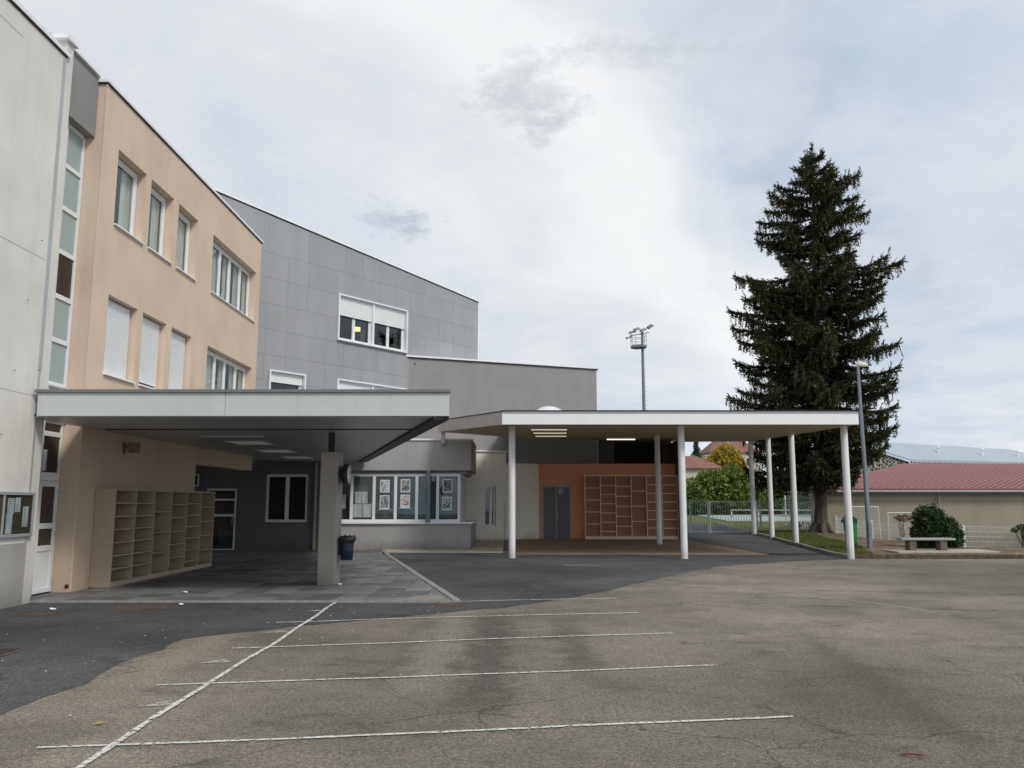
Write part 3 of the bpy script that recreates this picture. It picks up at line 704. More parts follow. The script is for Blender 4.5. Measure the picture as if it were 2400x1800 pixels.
# notice board on that wall
t = thing('notice_board', 'wall-mounted aluminium framed notice case with white notices on the cream wall', 'notice board', (-8, 12.2, 1.1), (0, 1))
m_ = MB(); x0, x1, z0, z1 = 0.0, 1.74, 0, .72
m_.box(x0, x1, -.05, -.012, z0, z0 + .05); m_.box(x0, x1, -.05, -.012, z1 - .05, z1); m_.box(x0, x0 + .045, -.0505, -.012, z0 + .05, z1 - .05); m_.box(x1 - .045, x1, -.0505, -.012, z0 + .05, z1 - .05)
m_.box(.9, .93, -.0495, -.012, z0 + .05, z1 - .05)
part('frame', m_, 'alu', t, .006)
m_ = MB(); m_.box(.045, 1.695, -.0255, -.0125, .05, .67); part('backboard', m_, plain('brown_backboard', (.075, .06, .04), .9), t)
m_ = MB(); m_.box(.935, 1.69, -.044, -.040, .052, .668); part('pane', m_, 'glass', t)
for i, (a, b, c_, d_, nm) in enumerate([(1.02, 1.2, .38, .62, 'upper left notice, slightly wrinkled'), (1.22, 1.36, .40, .63, 'small notice beside the wrinkled one'), (1.0, 1.17, .06, .38, 'tall notice at the lower left'), (1.44, 1.60, .16, .49, 'tilted notice at the right')]):
    m_ = MB(); m_.box(a, b, -.033, -.030, c_, d_); o = solo('notice', m_, textpaper('notice_paper_%d' % i, i), 'white printed ' + nm + ' inside the wall notice case', 'notice', (-8, 12.2, 1.1), R(90))

# ------------------------------------------------------------------ stair tower with window strip and white door
t = thing('stair_tower', 'narrow grey and cream stair tower with a tall window strip above a white door', 'building', (-8, 0, 0), (0, 1))
m_ = MB(); m_.box(13.90, 14.12, 0.01, .48, -.3, 9.90); m_.box(13.90, 14.12, .48, 3.0, 9.6, 9.90); part('pier', m_, 'cream', t)
m_ = MB(); m_.box(13.80, 14.18, -.05, 3.1, 9.90, 9.97); part('parapet_cap', m_, 'cap', t)
OPW = [(14.92, 15.46, 3.82, 8.83), (14.92, 15.56, -.1, 3.15)]
m_ = MB(); m_.box(14.122, 14.92, .44, .7, -.3, 10.2); m_.box(14.921, 15.655, .44, .7, 3.16, 3.80); part('wall', m_, 'cream', t)
m_ = MB(); m_.box(14.122, 15.648, .32, .70, 8.86, 10.12); part('lintel_panel', m_, 'greyr', t)
m_ = MB(); m_.box(14.122, 15.648, .26, .80, 10.12, 10.17); part('lintel_cap', m_, 'cap', t)
m_ = MB(); m_.box(13.95, 15.6, .95, 6, 0, 9.7); part('core', m_, 'inside', t)
zs = [3.82, 4.65, 5.48, 6.34, 7.19, 8.02, 8.84]
f = None; m_ = MB()
m_.box(14.93, 14.98, .50, .57, 3.82, 8.84); m_.box(15.58, 15.65, .50, .57, 3.82, 8.84)
for z in zs: m_.box(14.98, 15.58, .501, .571, z - .045, z + .045)
f = part('window', m_, 'white', t, .004)
for i, (a, b) in enumerate(zip(zs, zs[1:])):
    m_ = MB(); m_.box(14.98, 15.58, .53, .54, a + .045, b - .045); part('pane', m_, 'darkpane' if i == 2 else 'frost', f, label='dark brown opaque pane' if i == 2 else None)
m_ = MB(); m_.box(14.92, 15.65, .40, .50, 3.74, 3.775); part('sill', m_, 'alu', f)
# door
m_ = MB()
m_.box(14.93, 14.985, .50, .56, 0.03, 3.15); m_.box(15.59, 15.65, .50, .56, .03, 3.15); m_.box(14.985, 15.59, .501, .561, 2.05, 2.20); m_.box(14.985, 15.59, .501, .561, 2.86, 2.95); m_.box(14.985, 15.59, .501, .561, 3.10, 3.15)
d_ = part('door_frame', m_, 'white', t, .004)
m_ = MB(); m_.box(14.985, 15.59, .53, .537, 2.2, 2.86); m_.box(14.985, 15.59, .53, .537, 2.95, 3.1); part('transom_pane', m_, 'darkpane', d_)
m_ = MB(); m_.box(14.995, 15.06, .48, .53, .04, 2.04); m_.box(15.51, 15.58, .48, .53, .04, 2.04)
for a, b in ((.04, .12), (.78, .88), (1.18, 1.28), (1.94, 2.04)): m_.box(15.06, 15.51, .481, .531, a, b)
m_.box(15.06, 15.51, .50, .52, .12, .78)
d_ = part('door', m_, 'white', t, .004)
m_ = MB(); m_.box(15.06, 15.51, .50, .508, 1.28, 1.94); m_.box(15.06, 15.51, .5, .508, .88, 1.18); part('pane', m_, plain('door_dark_pane', (.05, .035, .028), .15, .5), d_)
for z in (.2, 1.05, 1.8): m_ = MB(); m_.tube((15.585, .475, z), (15.585, .475, z + .09), .014, n=8); part('hinge', m_, 'alu', d_)
m_ = MB(); m_.box(0, .12, -.006, 0, 0, .38)
solo('door_sign', m_, textpaper('door_sign_paper', 5), 'white printed strip with a small emblem on the dark pane above the white door', 'sign', (-8.52, 15.07, 2.23), R(90))

# ------------------------------------------------------------------ apricot classroom block (facade x = -8.15)
t = thing('apricot_block', 'apricot rendered two storey classroom block above the grey canopy', 'building', (-8.15, 0, 0), (0, 1))
WU = [(16.30, 17.62), (17.88, 19.14), (19.44, 20.68)]; W4 = (21.80, 25.60)
ops = [(a, b, 7.29, 8.90) for a, b in WU + [W4]] + [(a, b, 4.19, 5.82) for a, b in WU + [W4]]
m_ = MB(); m_.wall(15.66, 26.05, 3.2, 10.0, 0, .34, ops); part('wall', m_, 'pink', t)
m_ = MB(); m_.wall(15.66, 26.05, -.2, 3.2, .0, .34, [(21.42, 26.05, -.2, 2.64)]); part('ground_floor_wall', m_, 'pink', t)
m_ = MB(); m_.box(15.66, 15.9, .341, 9, -.2, 10.0); part('end_wall', m_, 'pink', t)
m_ = MB(); m_.box(15.645, 15.665, -.012, .012, .02, 10.0); part('corner_bead', m_, plain('pale_corner_bead', (.72, .56, .44), .8), t)
m_ = MB(); m_.box(15.9, 26.0, 2.2, 9, 3.3, 9.8); m_.box(15.9, 26.0, .341, 2.2, 9.4, 9.8); m_.box(15.9, 26.0, .341, 2.2, 6.3, 6.8); m_.box(15.9, 26.0, .341, 2.2, 3.0, 3.6); m_.box(25.9, 26.0, .341, 2.2, 3.6, 9.4); part('core', m_, 'inside', t)
m_ = MB(); m_.box(15.63, 26.08, -.025, .45, 10.0, 10.022); m_.box(15.63, 15.95, .45, 9, 10.0, 10.022); part('roof_edge', m_, 'capdark', t)
m_ = MB(); m_.box(15.60, 26.12, -.05, .47, 10.024, 10.085); m_.box(15.60, 15.97, .47, 9, 10.024, 10.085); part('parapet_cap', m_, 'cap', t)
for (a, b) in WU: window(t, a + .02, b - .02, 7.31, 8.88, .19, 1, .09, curt=('curtain', .75))
for (a, b) in WU:
    f = window(t, a + .02, b - .02, 4.21, 5.80, .16, 1, .04, shut=.96 if a > 17 and a < 18 else 1.0, gl='glassd')
window(t, W4[0] + .02, W4[1] - .02, 7.31, 8.88, .19, [22.95, 23.75, 24.7], .08, curt=('curtain', .7))
window(t, W4[0] + .02, W4[1] - .02, 4.21, 5.80, .19, [22.95, 23.75, 24.7], .08, curt=('curtain', .6))
# passage side wall with a small high window behind the lockers
m_ = MB(); m_.box(21.25, 21.415, .342, 3.2, -.2, 2.98); part('passage_wall', m_, 'pink', t)
t2 = thing('wall_bracket_lamp', 'small boxy outdoor lamp on a bracket high on the shaded apricot wall', 'lamp', (-8.15, 17.4, 2.78), (0, 1))
m_ = MB(); m_.box(-.05, .05, -.02, -.001, -.14, .10); m_.tube((0, -.01, .02), (0, -.13, .05), .02, n=8); part('bracket', m_, 'steel', t2)
m_ = MB(); m_.box(-.12, .12, -.3, -.13, -.09, .11); part('housing', m_, plain('beige_housing', (.28, .21, .14), .6), t2, .015)
m_ = MB(); m_.lathe([(.035, 0), (.04, .008), (.03, .02)], (0, 0, 0), 12); o = solo('wall_socket', m_, plain('dark_red_plastic', (.08, .012, .012), .5), 'small round dark red cap low on the apricot end wall', 'cap', (-8.22, 15.655, .12)); o.rotation_euler = (R(90), 0, 0)

# ------------------------------------------------------------------ grey panelled block, facade running away to the right
D = (.62033, .78434)
t = thing('panelled_block', 'tall grey fibre cement panelled school block with a falling roofline behind the apricot block', 'building', (-8.15, 27, 0), D)
roofz = lambda x: 11.30 - .0895 * x
Wb = (2.94, 6.42, 7.45, 9.17); Wl = (2.98, 6.46, 4.35, 6.05); Ws = (.12, 1.60, 4.35, 6.02)
m_ = MB(); m_.wall(-2.4, 10.72, 3.2, 9.9, .035, .3, [Wb, Wl, Ws]); part('backing_wall', m_, 'drk', t)
m_ = MB(); m_.vprism([(-2.4, 9.9), (10.72, 9.9), (10.72, roofz(10.72)), (-2.4, roofz(-2.4))], .035, .335); part('gable_wall', m_, 'drk', t)
m_ = MB(); m_.vprism([(-2.4, 3.2), (10.72, 3.2), (10.72, roofz(10.72) - .02), (-2.4, roofz(-2.4) - .02)], 2.6, 9); m_.vprism([(10.6, 3.2), (10.72, 3.2), (10.72, 10.2), (10.6, 10.2)], .34, 2.6); m_.box(-2.4, 10.5, .34, 2.6, 9.5, 9.8); m_.box(-2.4, 10.5, .34, 2.6, 6.4, 7.0); part('core', m_, 'inside', t)
m_ = MB(); m_.vprism([(-2.45, roofz(-2.45)), (10.78, roofz(10.78)), (10.78, roofz(10.78) + .02), (-2.45, roofz(-2.45) + .02)], -.03, 3.0); part('roof_edge', m_, 'capdark', t)
m_ = MB(); m_.vprism([(-2.45, roofz(-2.45) + .022), (10.80, roofz(10.80) + .022), (10.80, roofz(10.80) + .09), (-2.45, roofz(-2.45) + .09)], -.05, 3.0); part('parapet_cap', m_, 'cap', t)
m_ = MB(); m_.box(10.725, 10.765, -.02, .02, 3.2, roofz(10.7) - .01); part('corner_trim', m_, 'cap', t)
zc = [3.05, 3.91, 4.78, 5.65, 6.52, 7.39, 8.26, 9.13, 10.0, 11.6]
js = [-2.4 + .04] + [-.07 + .8385 * i for i in range(-2, 13)] + [10.72]
js = sorted(set(round(v, 3) for v in js if -2.4 <= v <= 10.72))
rng = random.Random(3); gp = .006
def sub(r, o):      # rectangle r minus rectangle o
    x0, x1, z0, z1 = r; a, b, c_, d_ = o
    if b <= x0 or a >= x1 or d_ <= z0 or c_ >= z1: return [r]
    res = []
    if a > x0: res.append((x0, a, z0, z1))
    if b < x1: res.append((b, x1, z0, z1))
    if c_ > z0: res.append((max(a, x0), min(b, x1), z0, c_))
    if d_ < z1: res.append((max(a, x0), min(b, x1), d_, z1))
    return res
for r_, (za, zb) in enumerate(zip(zc, zc[1:])):
    i = 0
    while i < len(js) - 1:
        n = 1 if rng.random() < .62 else 2
        j = min(i + n, len(js) - 1); xa, xb = js[i] + gp / 2, js[j] - gp / 2; i = j
        rects = [(xa, xb, za + gp / 2, zb - gp / 2)]
        for o in (Wb, Wl, Ws): rects = [q for r0 in rects for q in sub(r0, (o[0] - .005, o[1] + .005, o[2] - .005, o[3] + .005))]
        for (a, b, c_, e_) in rects:
            if b - a < .05 or e_ - c_ < .05: continue
            po = [(a, c_), (b, c_), (b, min(e_, roofz(b) - .004)), (a, min(e_, roofz(a) - .004))]
            if roofz(b) - .03 < c_:
                if roofz(a) - .03 < c_: continue
                xx = (11.30 - .004 - c_) / .0895; po = [(a, c_), (xx, c_), (a, min(e_, roofz(a) - .004))]
            m_ = MB(); dy = rng.uniform(0, .003); m_.vprism(po, -.002 + dy, .03); part('panel', m_, 'panel', t)
def big_window(W, shut, lamp=False):
    a, b, c_, e_ = W
    m_ = MB()   # projecting white surround
    m_.box(a - .0, a + .06, -.09, .2, c_, e_); m_.box(b - .06, b, -.09, .2, c_, e_); m_.box(a + .06, b - .06, -.091, .2, e_ - .05, e_); m_.box(a + .06, b - .06, -.11, .2, c_, c_ + .05)
    s_ = part('window_surround', m_, 'white', t, .005)
    mid = (a + b) / 2 if b - a > 2 else None
    halves = [(a + .06, mid - .04), (mid + .04, b - .06)] if mid else [(a + .06, b - .06)]
    if mid: m_ = MB(); m_.box(mid - .045, mid + .045, -.02, .2, c_ + .05, e_ - .05); part('centre_post', m_, 'white', t)
    for (p, q) in halves:
        z1 = e_ - .05; z0 = c_ + .05
        hw = window(t, p, q, z0, z1, .10, 2 if mid else 1, .06, gl='glassd', sill=False)
        part('shutter', shutter_mb(p + .01, q - .01, z1 - (z1 - z0) * shut, z1 - .002, .04), 'white', hw)
        part('curtain', curtain_mb(q - .28, q - .05, z0, z1, .35), 'curtain2', hw)
big_window(Wb, .44); big_window(Wl, .35); big_window(Ws, .22)
mw = thing('pendant_lamp', 'lit oval pendant lamp glowing behind the upper panelled block window', 'lamp', (0, 0, 0))
mw.parent = None
lx, ly = 4.85, 1.1
mw.location = (-8.15 + D[0] * lx - D[1] * ly, 27 + D[1] * lx + D[0] * ly, 8.3)
m_ = MB(); m_.lathe([(.03, .10), (.16, .07), (.22, .0), (.18, -.05), (.03, -.07)], (0, 0, 0), 18); part('lamp_shade', m_, emit('lamp_glow', (1, .62, .28), 2.2), mw)
m_ = MB(); m_.tube((0, 0, .1), (0, 0, 1.1), .008, n=6); part('cord', m_, 'black', mw)

# ------------------------------------------------------------------ plain grey block in front of it
DB = (.931, .365)
t = thing('plain_grey_block', 'plain windowless grey rendered block with a thin white coping behind the white canopy', 'building', (-4.07, 32.16, 0), DB)
m_ = MB(); m_.box(0, 8.27, 0, 8, 0, 7.30); part('wall', m_, 'greyr', t)
m_ = MB(); m_.box(-.12, 8.34, -.06, 8.05, 7.302, 7.335); part('roof_edge', m_, 'capdark', t)
m_ = MB(); m_.box(-.14, 8.36, -.075, 8.07, 7.337, 7.40); part('parapet_cap', m_, 'cap', t)
m_ = MB(); m_.box(8.272, 8.30, -.004, .03, 0, 7.3); part('corner_trim', m_, 'cap', t)
m_ = MB(); m_.lathe([(.02, 0), (.028, .03), (.02, .05)], (0, 0, 0), 8); o = part('vent_stub', m_, 'black', t); o.location = (.25, -.01, 7.08); o.rotation_euler = (R(90), 0, 0)

# ------------------------------------------------------------------ ground floor wall (shade painted into its grey) with bay window
t = thing('ground_floor_wing', 'grey rendered ground floor wing with the projecting glazed office bay below the canopy', 'building', (0, 28.6, 0))
DW = (-8.45, -7.0, .98, 2.62); DR = (-10.5, -9.42, -.1, 2.14)
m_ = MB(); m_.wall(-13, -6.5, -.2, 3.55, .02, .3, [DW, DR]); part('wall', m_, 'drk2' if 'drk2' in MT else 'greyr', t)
m_ = MB(); m_.box(-6.498, -1.41, .0, .32, -.2, .93); m_.box(-1.70, -1.41, .32, 4.2, -.2, .93); part('bay_base_wall', m_, 'greyr2', t)
m_ = MB(); m_.box(-6.498, -1.41, 0, .6, 2.75, 3.78); m_.box(-1.9, -1.41, .6, 4.2, 2.75, 3.78); part('bay_parapet', m_, 'greyr2', t)
m_ = MB(); m_.box(-6.6, -1.37, -.04, .64, 3.78, 3.84); m_.box(-1.94, -1.37, .64, 4.2, 3.78, 3.84); part('parapet_cap', m_, 'cap', t)
m_ = MB(); m_.box(-6.498, -1.6, .3, 4.2, 2.64, 2.748); m_.box(-6.49, -1.72, .6, 4.1, 3.5, 3.7); part('bay_ceiling', m_, 'greyr2', t)
m_ = MB(); m_.vprism([(-6.498, .93), (-1.34, .93), (-1.34, .99), (-6.498, .99)], -.08, .36); m_.box(-1.8, -1.34, .36, 4.0, .93, .99); part('bay_sill', m_, 'white', t, .01)
m_ = MB(); m_.box(-13, -2.0, 2.2, 4.0, -.2, 3.4); m_.box(-13, -6.52, .5, .9, 2.75, 3.4); m_.box(-6.7, -6.5, .33, 2.2, -.2, 2.64); part('core', m_, 'inside', t)
mull = [-6.26, -5.52, -4.75, -4.01, -3.28, -2.56]
f = window(t, -6.46, -1.78, .99, 2.64, .14, mull, .09, gl='glassd', sill=False, dep=.08, sash=False)
m_ = MB(); m_.box(-6.4, -1.95, .42, .44, .99, 2.64); part('office_blind', m_, 'blindgrey', f)
m_ = MB(); m_.box(-1.84, -1.78, .22, 3.4, .99, 1.06); m_.box(-1.84, -1.78, .22, 3.4, 2.56, 2.64)
for y_ in (1.2, 2.2, 3.3): m_.box(-1.84, -1.78, y_, y_ + .08, 1.06, 2.56)
part('side_window', m_, 'white', t)
m_ = MB(); m_.box(-1.82, -1.81, .22, 3.4, 1.06, 2.56); part('side_pane', m_, 'glassd', t)
f = window(t, DW[0], DW[1], DW[2], DW[3], .08, 2, .06, gl='glassd', sill=True)
for c in f.children:
    pass
m_ = MB(); m_.box(DW[0], DW[1], .38, .4, DW[2], DW[3]); 
mm = Mat('dim_orange_room', .9); zz_ = mm.n('ShaderNodeSeparateXYZ'); mm.l(mm.co, zz_.inputs[0])
mm.col(mm.mix(mm.ramp(mm.noise(2, 3), [(.4, 0), (.6, 1)]), (.05, .022, .01), (.03, .02, .015))); part('room_wall', m_, mm.m, f)
# white glazed door in the passage
m_ = MB()
m_.box(-10.48, -10.41, .06, .12, .0, 2.13); m_.box(-9.51, -9.44, .06, .12, 0, 2.13); m_.box(-10.41, -9.51, .061, .121, 2.06, 2.13); m_.box(-10.41, -9.51, .061, .121, 1.72, 1.78); m_.box(-10.41, -9.51, .061, .121, 1.18, 1.26); m_.box(-10.41, -9.51, .061, .121, .02, .09)
d_ = part('glazed_door', m_, 'white', t, .004)
m_ = MB(); m_.box(-10.41, -9.51, .09, .10, .09, 2.06); part('pane', m_, 'glassd', d_)
m_ = MB(); m_.box(-9.56, -9.54, .0, .02, .9, 1.15); m_.box(-9.56, -9.54, .02, .06, .92, .94); m_.box(-9.56, -9.54, .02, .06, 1.11, 1.13); part('handle', m_, 'alu', d_)
m_ = MB(); m_.box(-10.5, -9.42, 1.6, 1.65, -.1, .7); part('room_box', m_, plain('pale_stored_box', (.32, .35, .38), .8), d_)
# small high window with white frame behind shelf
window(t, -11.3, -10.75, 2.2, 2.62, -.02, 2, .04, gl='darkpane', sill=False, dep=.04, sash=False)
# downpipes
m_ = MB(); m_.tube((-6.72, -.08, .02), (-6.72, -.08, 3.0), .045, n=12)
for z in (.9, 1.9, 2.8): m_.tube((-6.72, -.08, z), (-6.72, -.08, z + .04), .054, n=12)
part('downpipe', m_, 'pipe', t)
m_ = MB(); m_.tube((-2.87, -.02, .99), (-2.87, -.02, 2.75), .078, n=20); part('bay_column', m_, 'steel', t, label='round dark grey column in front of the bay glazing')
m_ = MB(); m_.tube((-2.87, -.02, .985), (-2.87, -.02, 1.01), .095, n=20); part('column_foot', m_, 'steel', t)
for q, (x, z, a, b) in enumerate([(-5.16, .35, .10, .03), (-4.6, .35, .05, .02)]): pass

# posters in the bay glazing
PO = [(-4.55, -4.22, 2.0, 2.43, [(.16, .22, .22), (.62, .66, .66), (.3, .38, .38), (.08, .09, .1), (.7, .72, .72)], 'grey and white poster, upper one in the third light of the bay'),
      (-4.55, -4.22, 1.43, 1.90, [(.3, .34, .38), (.10, .11, .14), (.36, .40, .44), (.05, .06, .09), (.5, .53, .55)], 'blue-black ink-like poster, lower one in the third light of the bay'),
      (-3.84, -3.51, 2.0, 2.45, [(.03, .03, .03), (.4, .4, .38), (.05, .05, .05), (.6, .6, .58), (.1, .1, .1)], 'black and white poster, upper one in the fourth light of the bay'),
      (-3.84, -3.51, 1.47, 1.92, [(.6, .6, .58), (.62, .6, .56), (.42, .09, .07), (.64, .6, .58), (.5, .52, .5)], 'white poster with red figures in the fourth light of the bay'),
      (-2.39, -2.06, 2.0, 2.45, [(.13, .17, .17), (.2, .25, .25), (.10, .05, .08), (.05, .07, .11), (.25, .3, .3)], 'grey-green poster with dark figures, upper one in the last bay light'),
      (-2.40, -2.07, 1.41, 1.85, [(.02, .03, .05), (.45, .48, .48), (.04, .05, .07), (.3, .32, .32), (.62, .64, .64)], 'dark framed poster with a pale shape, lower one in the last bay light')]
for i, (a, b, c_, e_, cols, lab) in enumerate(PO):
    p_ = thing('poster', lab, 'poster', (a, 28.762, c_), group='posters in the bay glazing')
    m_ = MB(); m_.box(0, b - a, 0, .004, 0, e_ - c_); part('border', m_, 'paper', p_)
    m_ = MB(); m_.box(.028, b - a - .028, -.003, -.001, .035 if i != 3 else .09, e_ - c_ - .03); part('picture', m_, printed('poster_print_%d' % i, None, cols, 7, i + 2), p_)
for i, (a, b, c_, e_, lab) in enumerate([(-5.40, -4.97, 1.62, 2.02, 'large white printed sheet at the top of the second bay light'), (-5.46, -5.14, 1.15, 1.60, 'lower left white sheet in the second bay light'), (-5.12, -4.84, 1.15, 1.60, 'lower right white sheet in the second bay light'), (-5.86, -5.72, 1.45, 1.92, 'narrow notice with dark squares just right of the concrete pillar')]):
    m_ = MB(); m_.box(0, b - a, 0, .003, 0, e_ - c_); solo('window_notice', m_, textpaper('bay_paper_%d' % i, i + 11, (.50, .57, .57)), lab, 'notice', (a, 28.764, c_))
for i, (a, b, z, lab) in enumerate([(-4.62, -4.13, 1.40, 'mauve caption strip under the ink-like poster'), (-3.9, -3.44, 1.44, 'green caption strip under the poster with red figures'), (-2.46, -2.0, 1.375, 'green caption strip under the dark framed poster')]):
    m_ = MB(); m_.box(0, b - a, 0, .02, 0, .028); solo('caption_strip', m_, plain('caption_%d' % i, [(.35, .3, .4), (.25, .5, .42), (.25, .5, .42)][i], .5), lab, 'sign', (a, 28.745, z))

# ------------------------------------------------------------------ low cream wall with narrow window, then orange wall of the covered hall
def on_box(x, off): return (-4.07 + DB[0] * x + DB[1] * off, 32.16 + DB[1] * x - DB[0] * off)
t = thing('cream_annex', 'low cream rendered annex wall with one narrow window between bay and white column', 'building', (*on_box(2.2, .16), 0), DB)
m_ = MB(); m_.wall(0, 1.86, -.1, 3.66, 0, .155, [(.93, 1.42, .66, 2.30)]); m_.wall(1.862, 3.30, -.1, 3.22, .03, .12, []); part('wall', m_, 'cream2', t)
m_ = MB(); m_.vprism([(-.3, 3.66), (1.9, 3.66), (1.9, 3.72), (-.3, 3.72)], -.06, .1); part('parapet_cap', m_, 'cap', t)
f = window(t, .93, 1.42, .72, 2.30, .085, [1.23], .035, gl='glassd', sill=False, dep=.04)
m_ = MB(); m_.box(.90, 1.45, -.05, .09, .655, .715); part('sill', m_, 'white', f)
m_ = MB(); m_.box(1.80, 1.84, -.03, -.002, .2, 1.7); part('cable_cover', m_, 'galv', t)
m_ = MB(); m_.tube((.1, -.01, 3.5), (.1, -.16, 3.5), .02, n=8); m_.tube((.1, -.16, 3.5), (.26, -.16, 3.5), .018, n=8); part('spout', m_, 'steel', t)

t = thing('orange_hall_wall', 'orange-brown rendered wall of the covered hall with a grey double door', 'building', (0, 34.1, 0))
DO = (1.20, 2.42, .1, 2.36)
m_ = MB(); m_.wall(.96, 6.86, -.1, 3.23, 0, .14, [DO]); part('wall', m_, 'oran', t)
m_ = MB(); m_.box(3.4, 6.86, 1.55, 1.7, 0, 4.6); m_.box(3.4, 6.86, .15, 1.5, -.1, 3.1); part('rear_wall', m_, 'drk', t)
m_ = MB(); m_.box(4.42, 6.45, 1.49, 1.545, 3.1, 4.22); f = part('dark_opening', m_, 'darkw', t)
m_ = MB()
for i in range(16): m_.box(4.45 + i * .125, 4.50 + i * .125, 1.44, 1.488, 3.1, 4.2)
part('louvre_slats', m_, 'darkw', f, stuff=True)
# double door
m_ = MB(); dg = plain('grey_door_frame', (.33, .32, .345), .5, .4); dl = plain('dark_grey_door_leaf', (.15, .145, .165), .45, .4)
m_.box(1.20, 1.29, .01, .1, .2, 2.36); m_.box(2.33, 2.42, .01, .1, .2, 2.36); m_.box(1.29, 2.33, .011, .101, 2.27, 2.36); m_.box(1.77, 1.84, .009, .1, .2, 2.27)
f = part('door_frame', m_, dg, t, .004)
for k_, (a, b) in enumerate(((1.295, 1.765), (1.845, 2.325))):
    m_ = MB(); m_.box(a, b, .03, .07, .21, 2.265); lf = part('door_leaf', m_, dl, f)
    if k_ == 0:
        m_ = MB()
        for z in (.55, 1.0, 1.42, 1.85):
            for x in (a + .07, a + .22, b - .06): m_.tube((x, .03, z), (x, .02, z), .014, n=8)
        part('rivets', m_, dg, lf, stuff=True)
m_ = MB(); m_.box(1.83, 1.86, -.012, .005, 1.0, 1.25); part('handle', m_, 'alu', f)
m_ = MB(); m_.box(0, .19, -.004, 0, 0, .22); solo('door_notice', m_, textpaper('door_notice_paper', 31, (.55, .57, .58)), 'small pale notice sheet near the top of the right leaf of the grey double door', 'notice', (1.90, 34.128, 2.0))
m_ = MB(); m_.box(0, .2, -.03, 0, 0, .05); solo('door_closer', m_, 'alu', 'slim pale door closer above the grey double door', 'door closer', (1.87, 34.11, 2.31))
# brown boarded side wall
t = thing('boarded_side_wall', 'brown vertically boarded side wall closing the covered hall at its right', 'wall', (6.72, 33.5, 0), (0, 1))
m_ = MB(); m_.box(.12, 2.6, -.10, 0, 0, 4.15); part('panel', m_, 'brownw', t)
for i in range(17):
    m_ = MB(); x = .12 + i * .146; m_.box(x, x + .138, .001, .018, 0, 4.14); part('board', m_, 'brownw', t)
m_ = MB(); m_.box(0, .118, -.12, .02, .1, 4.12); part('end_post', m_, 'brownw', t)

# ------------------------------------------------------------------ shelf lockers
def shelf_unit(t, Ws_, H_, dep, plinth, cells, mat, matin, th=.022, inner=None):
    inner = inner or dep - .02
    n = len(cells); wv = (Ws_ - th) / n
    m_ = MB(); m_.box(0, th, 0, dep, 0, H_ - th); part('side_panel', m_, mat, t)
    m_ = MB(); m_.box(Ws_ - th, Ws_, 0, dep, 0, H_ - th); part('side_panel', m_, mat, t)
    m_ = MB(); m_.box(-.004, Ws_ + .004, -.006, dep, H_ - th, H_ + .012); part('top_board', m_, mat, t)
    m_ = MB(); m_.box(th, Ws_ - th, .003, .025, 0, plinth - th); part('plinth', m_, mat, t)
    m_ = MB(); m_.box(th, Ws_ - th, -.002, inner, plinth - th, plinth); part('bottom_board', m_, mat, t)
    m_ = MB(); m_.box(th, Ws_ - th, inner + .002, dep, plinth, H_ - th); part('back_panel', m_, matin, t)
    hh = H_ - th - plinth
    for i in range(1, n):
        m_ = MB(); m_.box(i * wv, i * wv + th, .001, inner, plinth, H_ - th); part('divider', m_, mat, t)
    for i, fr in enumerate(cells):
        for q in fr:
            z = plinth + hh * (1 - q); m_ = MB(); m_.box(i * wv + th + .0005, (i + 1) * wv - .0005,   .003, inner, z - th / 2, z + th / 2); part('shelf', m_, mat, t)
t = thing('shelf_unit', 'light wood open pigeonhole shelf unit against the apricot wall under the grey canopy', 'shelf unit', (-7.74, 16.32, .03), (0, 1))
fr1 = [(v - 770) / 625 for v in (858, 950, 1040, 1130, 1220, 1310)]
cells = [fr1, [(v - 766) / 594 for v in (852, 938, 1022, 1107, 1193, 1278)], [.25, .5, .75], [(v - 766) / 536 for v in (853, 943, 1040, 1128, 1218)], [(v - 764) / 520 for v in (843, 925, 1003, 1083, 1165, 1245)], [.2, .4, .6, .8]]
shelf_unit(t, 5.45, 1.88, .40, .10, cells, 'locker', 'locker_in', .024)
t = thing('locker_unit', 'large wooden open locker shelf unit with red-brown backs against the orange wall', 'shelf unit', (2.93, 33.66, .19))
f6 = lambda *v: [(x - 620) / 456 for x in v]
cells = [f6(710, 802, 893, 985), f6(690, 760, 831, 901, 971, 1042), f6(697, 773, 850, 926, 1002), f6(735, 850, 965), f6(686, 751, 817, 883, 950, 1015), f6(687, 752, 818, 884, 950, 1016)]
shelf_unit(t, 3.76, 2.55, .40, .13, cells, 'lockr', 'lockr_in', .032, inner=.10)

# ------------------------------------------------------------------ first canopy (grey)
t = thing('grey_canopy', 'grey metal entrance canopy with a pale blue-grey fascia on one concrete pillar', 'canopy')
A = [(-7.92, 13.72), (-1.06, 13.72), (-5.02, 28.5), (-8.12, 28.5)]
m_ = MB(); m_.prism([(-7.9, 13.76), (-1.12, 13.76), (-5.06, 28.48), (-8.14, 28.48)], 3.12, 3.42); part('roof_slab', m_, 'fascap', t)
m_ = MB(); y0 = 13.79; n_ = 38
seg = [(13.79, 16.02), (16.10, 28.45)]
for (ya, yb) in seg:
    m2 = MB(); yy = ya
    while yy < yb - .02:
        ye = min(yy + .2, yb) - .006
        xr = lambda Y: -1.32 - (Y - 13.76) * .2676
        xl = lambda Y: -8.13 if Y < 21.4 else -10.9
        m2.prism([(xl(yy), yy), (xr(yy), yy), (xr(ye), ye), (xl(yy), ye)], 3.065, 3.08); yy += .2
    part('soffit_boards', m2, 'soffit', t, stuff=True)
m_ = MB(); m_.prism([(-8.14, 13.8), (-1.2, 13.8), (-5.1, 28.44), (-10.9, 28.44), (-10.9, 21.4), (-8.14, 21.4)], 3.082, 3.118); part('soffit_backing', m_, 'black', t)
